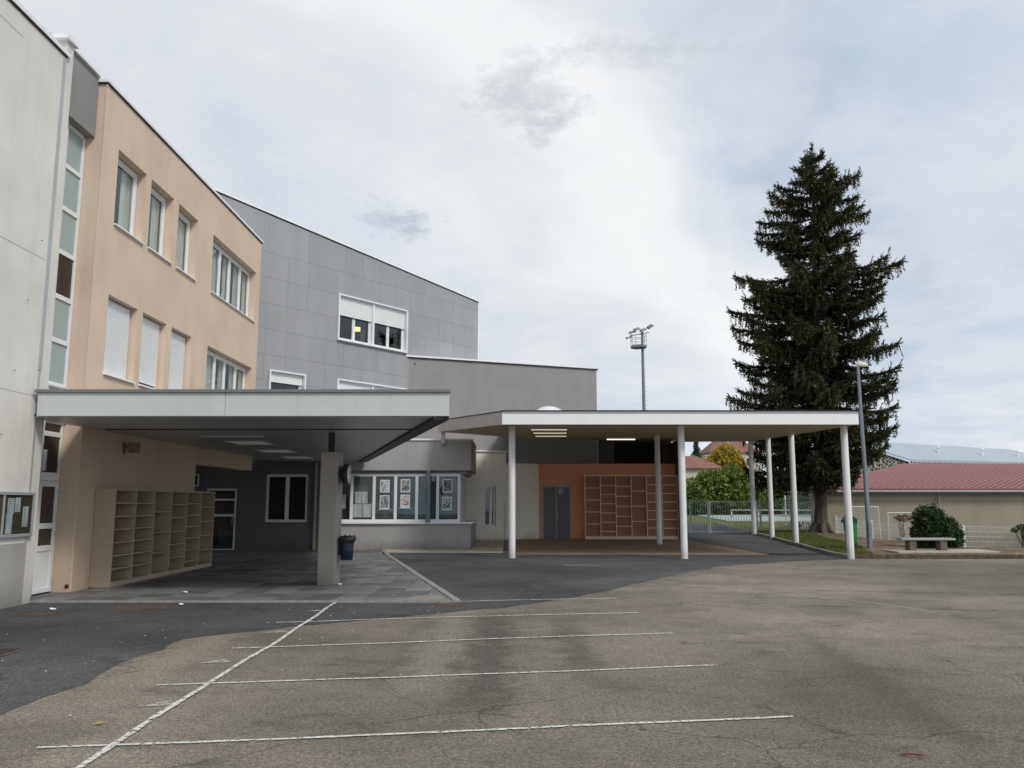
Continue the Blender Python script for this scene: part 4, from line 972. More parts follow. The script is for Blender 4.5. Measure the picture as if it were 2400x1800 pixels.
for i, (a, b) in enumerate(((-7.91, -4.783), (-4.777, -1.05))):
    m_ = MB(); m_.box(a, b, 13.70, 13.758, 3.075, 3.47); part('fascia_panel', m_, 'fascia', t, .004)
m_ = MB(); m_.box(-7.95, -1.03, 13.66, 13.80, 3.472, 3.52); part('fascia_cap', m_, 'fascap', t)
def along(m_, p, q, w0, w1, z0, z1):
    dx, dy = q[0] - p[0], q[1] - p[1]; l_ = math.hypot(dx, dy); nx_, ny_ = dy / l_, -dx / l_
    m_.prism([(p[0] + nx_ * w0, p[1] + ny_ * w0), (p[0] + nx_ * w1, p[1] + ny_ * w1), (q[0] + nx_ * w1, q[1] + ny_ * w1), (q[0] + nx_ * w0, q[1] + ny_ * w0)], z0, z1)
m_ = MB(); along(m_, (-1.06, 13.762), (-5.0, 28.5), -.05, .0, 3.075, 3.47); part('side_fascia', m_, 'fascia', t)
m_ = MB(); along(m_, (-1.06, 13.762), (-5.0, 28.5), -.26, .01, 3.02, 3.073); part('edge_beam', m_, 'black', t)
m_ = MB(); m_.box(-3.74, -3.63, 16.85, 16.98, 2.67, 3.063); part('steel_stub', m_, 'black', t)
m_ = MB(); m_.prism([(-3.87, 16.8), (-3.53, 16.8), (-3.53, 17.38), (-3.87, 17.38)], 0, 2.67); part('pillar', m_, 'conc', t, .015)
m_ = MB(); m_.box(-7.9, -1.9, 16.03, 16.09, 3.05, 3.079); part('groove_profile', m_, 'black', t)
def ceiling_light(x, y, z, lab, w_=.62, h_=.62, e=None):
    c = thing('ceiling_light', lab, 'light', (x, y, z), group='square lights in the grey canopy ceiling')
    m_ = MB(); m_.box(-w_ / 2 - .03, w_ / 2 + .03, -h_ / 2 - .03, -h_ / 2, -.012, 0); m_.box(-w_ / 2 - .03, w_ / 2 + .03, h_ / 2, h_ / 2 + .03, -.012, 0)
    m_.box(-w_ / 2 - .03, -w_ / 2, -h_ / 2, h_ / 2, -.0121, 0); m_.box(w_ / 2, w_ / 2 + .03, -h_ / 2, h_ / 2, -.0121, 0); part('frame', m_, 'alu', c)
    m_ = MB(); m_.box(-w_ / 2, w_ / 2, -h_ / 2, h_ / 2, -.008, -.001); part('diffuser', m_, e, c)
E1 = emit('faint_diffuser', (.45, .46, .42), .09)
for (x, y, lab) in ((-6.22, 19.7, 'nearest'), (-6.5, 22.9, 'middle'), (-6.75, 26.1, 'farthest')):
    ceiling_light(x, y, 3.062, lab + ' pale square light in the grey canopy ceiling', .85, 1.15, E1)
m_ = MB(); m_.box(-.7, .7, -.02, .02, -.03, 0); solo('ceiling_rail', m_, 'alu', 'thin metal rail on the grey canopy ceiling before the square lights', 'rail', (-6.0, 17.64, 3.062))
# clock on the pillar
t = thing('wall_clock', 'round white double-faced clock with a black rim on the side of the concrete pillar', 'clock', (-3.40, 17.08, 2.22))
m_ = MB(); m_.lathe([(.18, -.07), (.21, -.05), (.215, .0), (.205, .055), (.19, .055)], (0, 0, 0), 32, 'x'); part('case', m_, 'black', t)
m_ = MB(); m_.lathe([(.001, .0), (.19, .0), (.19, .006), (.001, .006)], (.055, 0, 0), 32, 'x'); part('face', m_, 'clockf', t)
m_ = MB(); m_.box(-.13, -.07, -.03, .03, -.03, .03); part('bracket', m_, 'black', t)
for k_, (ang, ln, w_) in enumerate(((R(50), .10, .012), (R(-62), .15, .008))):
    m_ = MB(); m_.box(.063, .066, -w_ / 2, w_ / 2, -.02, ln); o = part('hand', m_, 'black', t); o.rotation_euler = (ang, 0, 0)
m_ = MB()
for i in range(12):
    a = i * math.pi / 6; c_, s_ = math.cos(a), math.sin(a)
    m_.add([(.0625, s_ * r + c_ * w_, c_ * r - s_ * w_) for r, w_ in ((.155, -.006), (.178, -.006), (.178, .006), (.155, .006))], [(0, 1, 2, 3), (3, 2, 1, 0)])
part('hour_marks', m_, 'black', t)
# litter bin with black bag
t = thing('litter_bin', 'dark blue litter bin with a black bag hanging on the concrete pillar', 'bin', (-3.36, 17.14, .50))
m_ = MB(); m_.lathe([(.115, 0), (.125, .01), (.135, .17), (.138, .18), (.135, .19), (.142, .36), (.14, .37)], (0, 0, 0), 20); part('bin_body', m_, plain('dark_blue_bin', (.012, .018, .045), .4, .4), t)
m_ = MB(); prof = [(.146, .33), (.158, .38), (.165, .43), (.150, .47), (.120, .475), (.105, .44), (.11, .30)]
vv = []
for a, (r, z) in enumerate(prof):
    for i in range(28):
        th_ = 2 * math.pi * i / 28; q = 1 + .16 * noise.noise((math.cos(th_) * 2.3, math.sin(th_) * 2.3, z * 6)); vv.append((r * q * math.cos(th_), r * q * math.sin(th_), z + .035 * noise.noise((math.cos(th_) * 3, math.sin(th_) * 3, a + 5.))))
m_.add(vv, [(a * 28 + i, a * 28 + (i + 1) % 28, (a + 1) * 28 + (i + 1) % 28, (a + 1) * 28 + i) for a in range(len(prof) - 1) for i in range(28)], True); part('bag', m_, 'blackp', t)
m_ = MB(); m_.box(-.169, -.13, -.04, .04, .10, .34); part('bracket', m_, 'black', t)

# ------------------------------------------------------------------ second canopy (white) with round columns
t = thing('white_canopy', 'wide flat canopy with a white fascia on slim white round columns', 'canopy')
SL = .0324
zs_ = lambda x, y: 3.93 + SL * (y - 24.3)
PC = [(-.29, 24.3), (10.22, 24.3), (10.56, 36.5), (7.9, 37.2), (6.86, 37.3), (6.86, 35.7), (3.72, 35.7), (3.66, 35.1), (-.40, 33.5), (-.50, 31.9), (-2.58, 28.6)]
m_ = MB(); m_.prism([(-.20, 24.37), (10.15, 24.37), (10.49, 36.42), (7.9, 37.12), (6.92, 37.2), (6.86, 35.6), (3.78, 35.6), (3.66, 35.02), (-.35, 33.44), (-.42, 31.9), (-2.48, 28.62)], lambda x, y: zs_(x, y) + .02, lambda x, y: zs_(x, y) + .38); part('roof_slab', m_, 'fascap', t)
# soffit boards by scanline over the outline
def xr_at(y):
    xs_ = []
    for (a, b), (c_, e_) in zip(PC, PC[1:] + PC[:1]):
        if (b - y) * (e_ - y) < 0: xs_.append(a + (c_ - a) * (y - b) / (e_ - b))
    xs_.sort(); return xs_
m_ = MB(); y = 24.38
while y < 37.1:
    r0, r1 = xr_at(y + .001), xr_at(y + .129)
    if len(r0) == len(r1) and len(r0) >= 2:
        for i in range(0, len(r0) - 1, 2): m_.prism([(r0[i] + .04, y), (r0[i + 1] - .04, y), (r1[i + 1] - .04, y + .130), (r1[i] + .04, y + .130)], zs_, lambda x, yy: zs_(x, yy) + .016)
    y += .135
part('soffit_boards', m_, 'wsoffit', t, stuff=True)
m_ = MB(); m_.box(-.29, 10.22, 24.30, 24.36, 3.93, 4.255); part('fascia', m_, 'wfascia', t)
m_ = MB(); m_.box(-.295, 10.225, 24.29, 24.36, 4.257, 4.325); part('fascia_trim', m_, 'gfascia', t)
m_ = MB(); m_.box(-.31, 10.24, 24.27, 24.42, 4.327, 4.35); part('fascia_cap', m_, 'black', t)
def edge_fascia(p, q, mat, nm):
    m_ = MB(); dx, dy = q[0] - p[0], q[1] - p[1]; l_ = math.hypot(dx, dy); nx_, ny_ = -dy / l_ * .05, dx / l_ * .05
    pl = [p, q, (q[0] + nx_, q[1] + ny_), (p[0] + nx_, p[1] + ny_)]
    m_.prism(pl, zs_, lambda x, y: zs_(x, y) + .385); part(nm, m_, mat, t)
    m_ = MB(); pl = [(p[0] - nx_ * .4, p[1] - ny_ * .4), (q[0] - nx_ * .4, q[1] - ny_ * .4), (q[0] + nx_, q[1] + ny_), (p[0] + nx_, p[1] + ny_)]
    m_.prism(pl, lambda x, y: zs_(x, y) + .387, lambda x, y: zs_(x, y) + .41); part('fascia_cap', m_, 'black', t)
edge_fascia((-2.58, 28.6), (-.29, 24.362), 'bfascia', 'side_fascia')
edge_fascia((10.22, 24.362), (10.56, 36.5), 'wfascia', 'side_fascia')
edge_fascia((10.56, 36.5), (7.9, 37.2), 'wfascia', 'rear_fascia')
edge_fascia((-.50, 31.9), (-2.58, 28.6), 'bfascia', 'rear_fascia')
def column(x, y, zb, r=.103):
    m_ = MB(); m_.tube((x, y, zb - .03), (x, y, zs_(x, y) + .01), r, n=28); part('column', m_, 'wcol', t)
for x, y, zb in ((0.0, 25.3, 0), (5.11, 25.0, 0), (10.02, 24.95, 0), (5.44, 31.05, .12), (10.34, 30.64, .20), (10.42, 33.7, .26), (10.42, 36.15, .34)): column(x, y, zb)
m_ = MB(); m_.box(-2.44, -2.30, 28.40, 28.55, 3.66, 4.08); part('short_post', m_, 'bfascia', t)
# dome rooflight
m_ = MB(); pr = [(.80 * math.cos(a), .72 * math.sin(a)) for a in [i * math.pi / 2 / 9 for i in range(10)]]; pr[-1] = (.001, .72)
m_.lathe(pr, (0, 0, 0), 32); o = part('roof_dome', m_, plain('white_acrylic', (.72, .72, .72), .25, .5), t); o.location = (1.39, 31.0, zs_(0, 31) + .38)
E2 = emit('lit_tube', (.85, .76, .60), .45)
for i, (y, lab) in enumerate(((26.3, 'front'), (28.4, 'middle'), (30.7, 'rear'))):
    x = 1.18 + .06 * (y - 26.3)
    c = thing('ceiling_light', lab + ' one of the three lit tube lights under the white canopy', 'light', (x, y, zs_(x, y)), group='tube lights under the white canopy'); c.rotation_euler = (math.atan(SL), 0, 0)
    m_ = MB(); m_.box(-.6, .6, -.06, .06, -.035, -.001); part('housing', m_, 'alu', c)
    m_ = MB(); m_.tube((-.57, 0, -.05), (.57, 0, -.05), .018, n=10); part('tube', m_, E2, c)
E3 = emit('lit_deep_tube', (.95, .84, .66), 1.6)
c = thing('ceiling_light', 'single slim tube light deep under the white canopy above the lockers', 'light', (4.4, 33.4, zs_(4.4, 33.4)), group='tube lights under the white canopy'); c.rotation_euler = (math.atan(SL), 0, 0)
m_ = MB(); m_.box(-.6, .6, -.06, .06, -.03, -.001); part('housing', m_, 'alu', c)
m_ = MB(); m_.tube((-.57, 0, -.05), (.57, 0, -.05), .018, n=10); part('tube', m_, E3, c)

# ------------------------------------------------------------------ things in the yard
def cover(pts, lab, nm='drain_cover', mat='rust', z=.012, grate=False):
    cx_ = sum(p[0] for p in pts) / 4; cy_ = sum(p[1] for p in pts) / 4
    c = thing(nm, lab, 'drain cover', (cx_, cy_, 0))
    q = [(p[0] - cx_, p[1] - cy_) for p in pts]
    m_ = MB(); m_.prism(q, -.02, z); part('plate', m_, mat, c)
    if grate:
        m_ = MB(); x0 = min(p[0] for p in q); x1 = max(p[0] for p in q); y0 = min(p[1] for p in q); y1 = max(p[1] for p in q)
        for i in range(9):
            xx = x0 + .03 + (x1 - x0 - .06) * i / 9; m_.box(xx, xx + .025, y0 + .03, y1 - .03, z, z + .006)
        part('slot_bars', m_, 'black', c)
    else:
        m_ = MB(); sc = .86; m_.prism([(a * sc, b * sc) for a, b in q], z, z + .004); part('lid', m_, mat, c)
cover([(-6.2, 13.15), (-5.45, 13.15), (-5.45, 13.7), (-6.2, 13.7)], 'rust-brown rectangular cover in the dark asphalt near the tiled plaza')
cover([(-7.25, 12.45), (-6.75, 12.45), (-6.75, 12.85), (-7.25, 12.85)], 'small rusty cover by the foot of the cream wall')
cover([(-1.25, 13.62), (-.78, 13.62), (-.78, 14.02), (-1.25, 14.02)], 'brown cover at the sharp corner of the tiled plaza')
cover([(-6.2, 9.25), (-5.5, 9.25), (-5.5, 9.75), (-6.2, 9.75)], 'slotted rusty drain grate at the left edge of the yard', grate=True)
cover([(-5.4, 8.0), (-4.93, 8.0), (-4.93, 8.35), (-5.4, 8.35)], 'reddish cover nearest the camera at the left edge')
m_ = MB(); m_.box(-.5, .5, -.11, .11, -.01, .0095); solo('patch_plate', m_, plain('pale_plate', (.17, .175, .18), .8), 'pale grey flat strip set in the dark asphalt before the white canopy', 'cover', (1.85, 22.4, 0))
# litter
lit = MB(); rg = random.Random(5)
for i in range(60):
    x, y = rg.uniform(-7.3, -1), rg.uniform(6, 13.8)
    if rg.random() < .2: x, y = rg.uniform(-1, 6), rg.uniform(14, 22)
    if rg.random() < .15: x, y = rg.uniform(-7, -3), rg.uniform(14.4, 20)
    zb = .045 if (y > 14.2 and x < -1 - (y - 14.2) * .243) else .012
    s_ = rg.uniform(.005, .012); a = rg.uniform(0, 3.1)
    pl = [(x + s_ * math.cos(a + q) * rg.uniform(.5, 1.4), y + s_ * math.sin(a + q) * rg.uniform(.5, 1.2)) for q in (0, 1.3, 2.9, 4.4)]
    lit.prism(pl, zb, zb + .004)
o = link('litter_specks', lit.mesh('litter_specks'), 'paper'); o['kind'] = 'stuff'; o['label'] = 'tiny white scraps scattered over the dark asphalt'; o['category'] = 'litter'
for i, (x, y, lab) in enumerate([(-7.1, 13.15, 'crumpled white paper on the asphalt by the cream wall'), (-5.35, 13.75, 'small white paper scrap beside the rust-brown cover'), (-3.40, 16.72, 'crumpled white paper at the foot of the concrete pillar'), (-5.9, 15.35, 'white paper scrap on the tiles before the shelf unit')]):
    m_ = MB(); vv = [Vector(p).normalized() * .045 * rg.uniform(.6, 1.3) for p in [(1, 0, .1), (0, 1, .2), (-1, 0, .1), (0, -1, .1), (.5, .5, .7), (-.5, -.4, .8), (.1, .1, -.3)]]
    bm = bmesh.new(); [bm.verts.new((v.x * 1.3, v.y, v.z * .6)) for v in vv]; bmesh.ops.convex_hull(bm, input=bm.verts[:]); me = bpy.data.meshes.new('paper_scrap'); bm.to_mesh(me); bm.free()
    o = link('paper_scrap', me, 'paper'); o.location = (x, y, .02 if y < 14.2 else .05); o['label'] = lab; o['category'] = 'paper'
m_ = MB(); m_.add([(-.045, 0, .0), (0, -.022, .008), (.05, 0, .012), (0, .025, .01)], [(0, 1, 2, 3)]); solo('fallen_leaf', m_, plain('yellow_leaf', (.45, .32, .04), .7), 'single curled yellow leaf on the asphalt left of the long painted line', 'leaf', (-3.09, 6.49, .014), .4)
m_ = MB(); m_.path([(-.08, 0, .01), (-.02, .006, .016), (.04, -.004, .014), (.09, -.008, .01)], [.005, .006, .006, .003], 6); solo('red_stick', m_, plain('dark_red_strip', (.14, .02, .02), .5), 'thin dark red strip lying on the asphalt at the lower right', 'stick', (2.62, 5.71, .004))

# bench
t = thing('concrete_bench', 'grey concrete slab bench on two brown block legs behind the dark kerb', 'bench', (13.25, 26.95, .145))
m_ = MB(); m_.box(-.86, .86, -.21, .21, .315, .385); part('seat', m_, 'benchc', t, .018)
for s_ in (-.49, .49): m_ = MB(); m_.box(s_ - .11, s_ + .11, -.16, .16, 0, .313); part('leg', m_, 'benchleg', t, .012)
# green bin on post
t = thing('green_bin', 'green litter bin with a dark green hood on a post behind the corner column', 'bin', (11.05, 27.4, .13))
m_ = MB(); m_.box(.13, .17, -.02, .02, 0, .55); part('post', m_, 'dgreen', t)
m_ = MB(); m_.add([(-.13, -.13, .24), (.13, -.13, .24), (.13, .13, .24), (-.13, .13, .24), (-.18, -.16, .86), (.16, -.16, .86), (.16, .16, .86), (-.18, .16, .86)], [(0, 3, 2, 1), (4, 5, 6, 7), (0, 1, 5, 4), (1, 2, 6, 5), (2, 3, 7, 6), (3, 0, 4, 7)]); part('bin_body', m_, 'green', t, .01)
m_ = MB(); m_.vprism([(-.22, .862), (.17, .862), (.17, .98), (.04, 1.10), (-.10, 1.12), (-.26, .93)], -.175, .175); part('hood', m_, 'dgreen', t, .015)
m_ = MB(); m_.vprism([(-.27, .85), (-.10, .85), (-.14, 1.0), (-.20, 1.02)], -.12, .12); part('bag', m_, 'blackp', t)
# lamp post
t = thing('lamp_post', 'tall slim grey lamp post with one small cream lamp head beside the spruce', 'street lamp', (11.77, 27.7, .12))
m_ = MB(); m_.tube((0, 0, 0), (-.04, 0, 6.05), .085, .045, 16); part('pole', m_, 'steelpost', t)
m_ = MB(); m_.box(-.14, .14, -.14, .14, -.02, .025); part('base_plate', m_, 'galv', t)
m_ = MB(); m_.box(-.05, .05, -.112, -.10, .5, .9); part('hatch', m_, 'steelpost', t)
m_ = MB(); m_.tube((-.04, 0, 6.04), (.01, 0, 6.10), .04, n=10); part('neck', m_, 'steelpost', t)
m_ = MB(); vv = []
for a in range(7):
    z = -.07 + a * .025; rr = math.sqrt(max(.02, 1 - ((a - 2.5) / 4.2) ** 2))
    for i in range(16): th_ = i * math.pi / 8; vv.append((.11 + .20 * rr * math.cos(th_), .11 * rr * math.sin(th_), 6.16 + z))
m_.add(vv, [(a * 16 + i, a * 16 + (i + 1) % 16, (a + 1) * 16 + (i + 1) % 16, (a + 1) * 16 + i) for a in range(6) for i in range(16)] + [tuple(range(96, 112))], True)
m_.add(vv[:16], [tuple(reversed(range(16)))]); part('lamp_head', m_, plain('cream_lamp_head', (.66, .62, .50), .35, .4), t)

# fences ------------------------------------------------------------
def mesh_fence(name, lab, pts, h, mat, sp=.055, rows=(0., .33, .66, 1.), wire=.006, post=.035, base=H, off=.08):
    t = thing(name, lab, 'fence')
    w_ = MB()
    for (a, b), (c_, e_) in zip(pts, pts[1:]):
        Ln = math.hypot(c_ - a, e_ - b); n = int(Ln / sp)
        for i in range(n):
            s_ = i / n; x, y = a + (c_ - a) * s_, b + (e_ - b) * s_; z = base(x, y) + off
            w_.box(x - wire / 2, x + wire / 2, y - wire / 2, y + wire / 2, z, z + h)
        m_seg = max(1, int(Ln / 1.0))
        for r_ in rows:
            for q in range(m_seg):
                p0 = (a + (c_ - a) * q / m_seg, b + (e_ - b) * q / m_seg); p1 = (a + (c_ - a) * (q + 1) / m_seg, b + (e_ - b) * (q + 1) / m_seg)
                w_.tube((*p0, base(*p0) + off + h * r_), (*p1, base(*p1) + off + h * r_), wire * 1.1, n=5, caps=False)
    part('wire_mesh', w_, mat, t, stuff=True)
    for (x, y) in pts:
        m_ = MB(); z = base(x, y); m_.box(x - post, x + post, y - post, y + post, z - .2, z + off + h + .05); part('post', m_, mat, t)
    return t
mesh_fence('low_white_fence', 'low white wire mesh fence with square posts behind the bench and bush', [(14.28, 37.0), (14.05, 34.9), (14.01, 32.7), (14.8, 30.8), (15.57, 29.0), (17.2, 28.6), (19.4, 28.5), (22, 28.4)], .68, 'wmesh', rows=(0, .25, .5, .75, 1.), base=H0, post=.045)
mesh_fence('green_grey_fence', 'tall pale green wire fence right of the gate before the spruce', [(11.15, 37.6), (12.5, 37.55), (13.5, 37.5)], 1.38, 'galvp', sp=.10, rows=(0, .5, 1.), wire=.012)
mesh_fence('bar_fence', 'pale vertical bar fence section left of the gate', [(6.9, 37.6), (8.0, 37.6), (8.8, 37.6)], 1.42, 'galvp', sp=.11, rows=(.03, 1.), wire=.016, off=.03)
t = thing('gate', 'galvanised vertical bar gate with a white frame across the driveway', 'gate', (8.86, 37.6, .31))
m_ = MB(); m_.box(0, .05, -.025, .025, 0, 1.42); m_.box(2.1, 2.16, -.025, .025, 0, 1.42); m_.box(.05, 2.1, -.02, .02, 1.36, 1.41); m_.box(.05, 2.1, -.02, .02, .02, .07); part('gate_frame', m_, 'wmesh', t)
for i in range(17): m_ = MB(); x = .13 + i * .118; m_.tube((x, 0, .07), (x, 0, 1.36), .011, n=8); part('bar', m_, 'galv', t)
# white tubular frames behind fence
for i, (xa, xb, y, zt, lab) in enumerate([(13.55, 14.75, 33.6, 1.48, 'left white tubular frame with mesh standing behind the lamp post'), (14.75, 15.95, 32.9, 1.25, 'right white tubular frame with a rusty creeper on its mesh')]):
    t = thing('mesh_frame', lab, 'frame', (xa, y, -.3), group='white frames behind the low fence')
    zt += .3
    m_ = MB(); m_.tube((0, 0, 0), (0, 0, zt), .022, n=8); m_.tube((xb - xa, 0, 0), (xb - xa - .06, 0, zt), .022, n=8); m_.tube((0, 0, zt), (xb - xa - .06, 0, zt), .02, n=8); part('tube_frame', m_, 'wmesh', t)
    m_ = MB()
    for q in range(18): m_.box(q * .065, q * .065 + .004, -.002, .002, .3, zt)
    for q in range(9): m_.box(0, xb - xa - .05, -.003, .003, .35 + q * .15, .354 + q * .15)
    part('wire_mesh', m_, 'wmesh', t, stuff=True)

# ------------------------------------------------------------------ vegetation
def leaves(ells, n, size, rnd, asp=1.6, shell=.55):
    """leaf-sized quads spread through ellipsoid volumes"""
    tot = sum(e[3] * e[4] * e[5] for e in ells); P = []
    for e in ells:
        k_ = int(n * e[3] * e[4] * e[5] / tot) + 1
        d = rnd.normal(size=(k_, 3)); d /= np.linalg.norm(d, axis=1)[:, None]
        r = shell + (1 - shell) * rnd.random(k_) ** .7
        lump = 1 + .16 * np.sin(d[:, 0] * 7 + e[0] * 3) * np.cos(d[:, 2] * 6 + e[1]) + .12 * np.sin(d[:, 1] * 11 + e[2] * 5 + d[:, 0] * 9)
        P.append(np.array(e[:3]) + d * (r * lump)[:, None] * np.array(e[3:6]))
    P = np.concatenate(P); n = len(P)
    a = rnd.normal(size=(n, 3)); a /= np.linalg.norm(a, axis=1)[:, None]
    b = rnd.normal(size=(n, 3)); b -= (a * b).sum(1)[:, None] * a; b /= np.linalg.norm(b, axis=1)[:, None]
    s_ = size * (.6 + .8 * rnd.random(n))[:, None]
    V = np.stack([P - a * s_ * asp * .5, P + b * s_ * .5, P + a * s_ * asp * .5, P - b * s_ * .5], 1).reshape(-1, 3)
    return V, n
def quads_mesh(name, V, k_=4):
    me = bpy.data.meshes.new(name); nv = len(V); nf = nv // k_
    me.vertices.add(nv); me.vertices.foreach_set('co', V.astype('f').ravel())
    me.loops.add(nv); me.loops.foreach_set('vertex_index', np.arange(nv, dtype='i'))
    me.polygons.add(nf); me.polygons.foreach_set('loop_start', np.arange(0, nv, k_, dtype='i'))
    me.update(calc_edges=True); me.validate(); return me
def leafy(name, lab, cat, loc, ells, n, size, mat, trunk=None, seed=1, group=None, asp=1.6, shell=.5):
    t = thing(name, lab, cat, loc, group=group); rnd = np.random.default_rng(seed)
    V, _ = leaves(ells, n, size, rnd, asp, shell)
    link('crown' if trunk else 'foliage', quads_mesh(name + '_leaves', V), mat, t)
    m_ = MB()
    top = max(e[2] for e in ells)
    r0 = trunk or .04
    cxm = sum(e[0] for e in ells) / len(ells)
    m_.path([(0, 0, -.1), (.02, 0, top * .35), (cxm * .3, 0, top * .7)], [r0, r0 * .8, r0 * .5], 8)
    for i, e in enumerate(ells):
        m_.path([(0, 0, top * .15), (e[0] * .5, e[1] * .5, e[2] * .6), (e[0], e[1], e[2])], [r0 * .6, r0 * .4, r0 * .15], 6)
        for q in range(5):
            a = rnd.uniform(0, 6.28); b = rnd.uniform(-.3, .9)
            m_.path([(e[0] * .7, e[1] * .7, e[2] * .8), (e[0] + e[3] * .75 * math.cos(a), e[1] + e[4] * .75 * math.sin(a), e[2] + e[5] * .75 * b)], [r0 * .25, r0 * .08], 5)
    part('trunk' if trunk else 'stems', m_, 'bark', t)
    return t
leafy('round_bush', 'dense dark green rounded bush behind the concrete bench', 'bush', (14.25, 28.2, .1), [(0, 0, .60, .64, .6, .60), (-.25, 0, .95, .5, .5, .52), (.42, .05, .55, .42, .42, .38), (-.1, -.1, 1.08, .30, .3, .30), (.5, 0, .33, .34, .36, .33), (-.55, 0, .45, .35, .35, .45)], 15000, .055, 'bush', seed=3)
leafy('creeper', 'sparse green creeper on the fence post at the right edge', 'plant', (17.25, 28.45, .1), [(0, 0, .74, .2, .1, .08), (.05, 0, .45, .06, .08, .30), (-.25, 0, .62, .12, .06, .08)], 260, .05, 'mid', seed=4)
leafy('dry_creeper', 'rusty brown dead creeper on the right mesh frame', 'plant', (15.3, 32.85, .2), [(.05, 0, .86, .42, .05, .14), (-.1, 0, .4, .06, .05, .4)], 480, .04, 'rustyv', seed=5)

leafy('green_bush', 'large bright green bush beyond the gate below the red-roofed house', 'bush', (15.6, 61, .8), [(0, 0, 1.6, 1.7, 1.3, 1.7), (-1.9, 0, 1.3, 1.3, 1.2, 1.5), (1.6, .2, 1.5, 1.4, 1.2, 1.5), (.4, 0, 2.6, 1.1, 1, 1.0), (-1.2, 0, 2.4, .9, .9, .8), (1.5, 0, 2.5, .8, .8, .7)], 16000, .17, 'bright', seed=6)
leafy('green_bush', 'mid green bush beyond the fence left of the spruce trunk', 'bush', (20.4, 62, .8), [(0, 0, 1.3, 1.8, 1.2, 1.4), (1.6, 0, 1.5, 1.3, 1.2, 1.5), (-1.5, 0, 1.0, 1.2, 1.0, 1.1)], 9000, .16, 'mid', seed=7)
leafy('hedge', 'low dark green hedge at the foot of the bright bush beyond the gate', 'hedge', (16, 57.5, .8), [(-3.4, 0, .3, 1.2, .6, .6), (-1.6, 0, .35, 1.3, .6, .6), (.4, 0, .3, 1.3, .6, .6), (2.4, 0, .35, 1.3, .6, .65), (4.4, 0, .3, 1.2, .6, .6)], 7000, .14, 'mid', seed=8)
leafy('autumn_tree', 'round yellow autumn tree between the far houses', 'tree', (24.2, 95, .87), [(0, 0, 4.9, 2.0, 2, 2.1), (-1.6, 0, 4.2, 1.5, 1.5, 1.6), (1.3, 0, 4.4, 1.5, 1.5, 1.7), (.3, 0, 6.3, 1.3, 1.3, 1.1), (-.3, 0, 2.8, 1.6, 1.4, 1.5)], 8000, .26, 'yellow', .2, seed=9)
def conifer(name, lab, loc, h, r, n, mat, seed):
    t = thing(name, lab, 'tree', loc); rnd = np.random.default_rng(seed)
    z = rnd.random(n) ** 1.5; a = rnd.random(n) * 6.283; lay = .75 + .35 * np.sin(z * 40 + a)
    rr = r * (1 - z) * lay * (.4 + .6 * rnd.random(n)) + .1
    P = np.stack([rr * np.cos(a), rr * np.sin(a), h * (.1 + .9 * z)], 1)
    d = np.stack([np.cos(a), np.sin(a), -.5 + 0 * a], 1); b = np.stack([-np.sin(a), np.cos(a), 0 * a], 1)
    s_ = (.3 + .4 * rnd.random(n))[:, None] * h * .05
    V = np.stack([P - d * s_, P + b * s_ * .6, P + d * s_, P - b * s_ * .6], 1).reshape(-1, 3)
    link('crown', quads_mesh(name, V), mat, t); m_ = MB(); m_.tube((0, 0, -.1), (0, 0, h * .9), r * .08, .02, 8); part('trunk', m_, 'bark', t)
conifer('far_conifer', 'distant dark conifer rising left of the yellow tree', (24.9, 112, .87), 9.3, 2.6, 2600, 'farcon', 4)
conifer('far_conifer', 'small distant conifer left of the tall one behind the house roof', (27.9, 135, .87), 8.0, 1.6, 1200, 'farcon', 5)

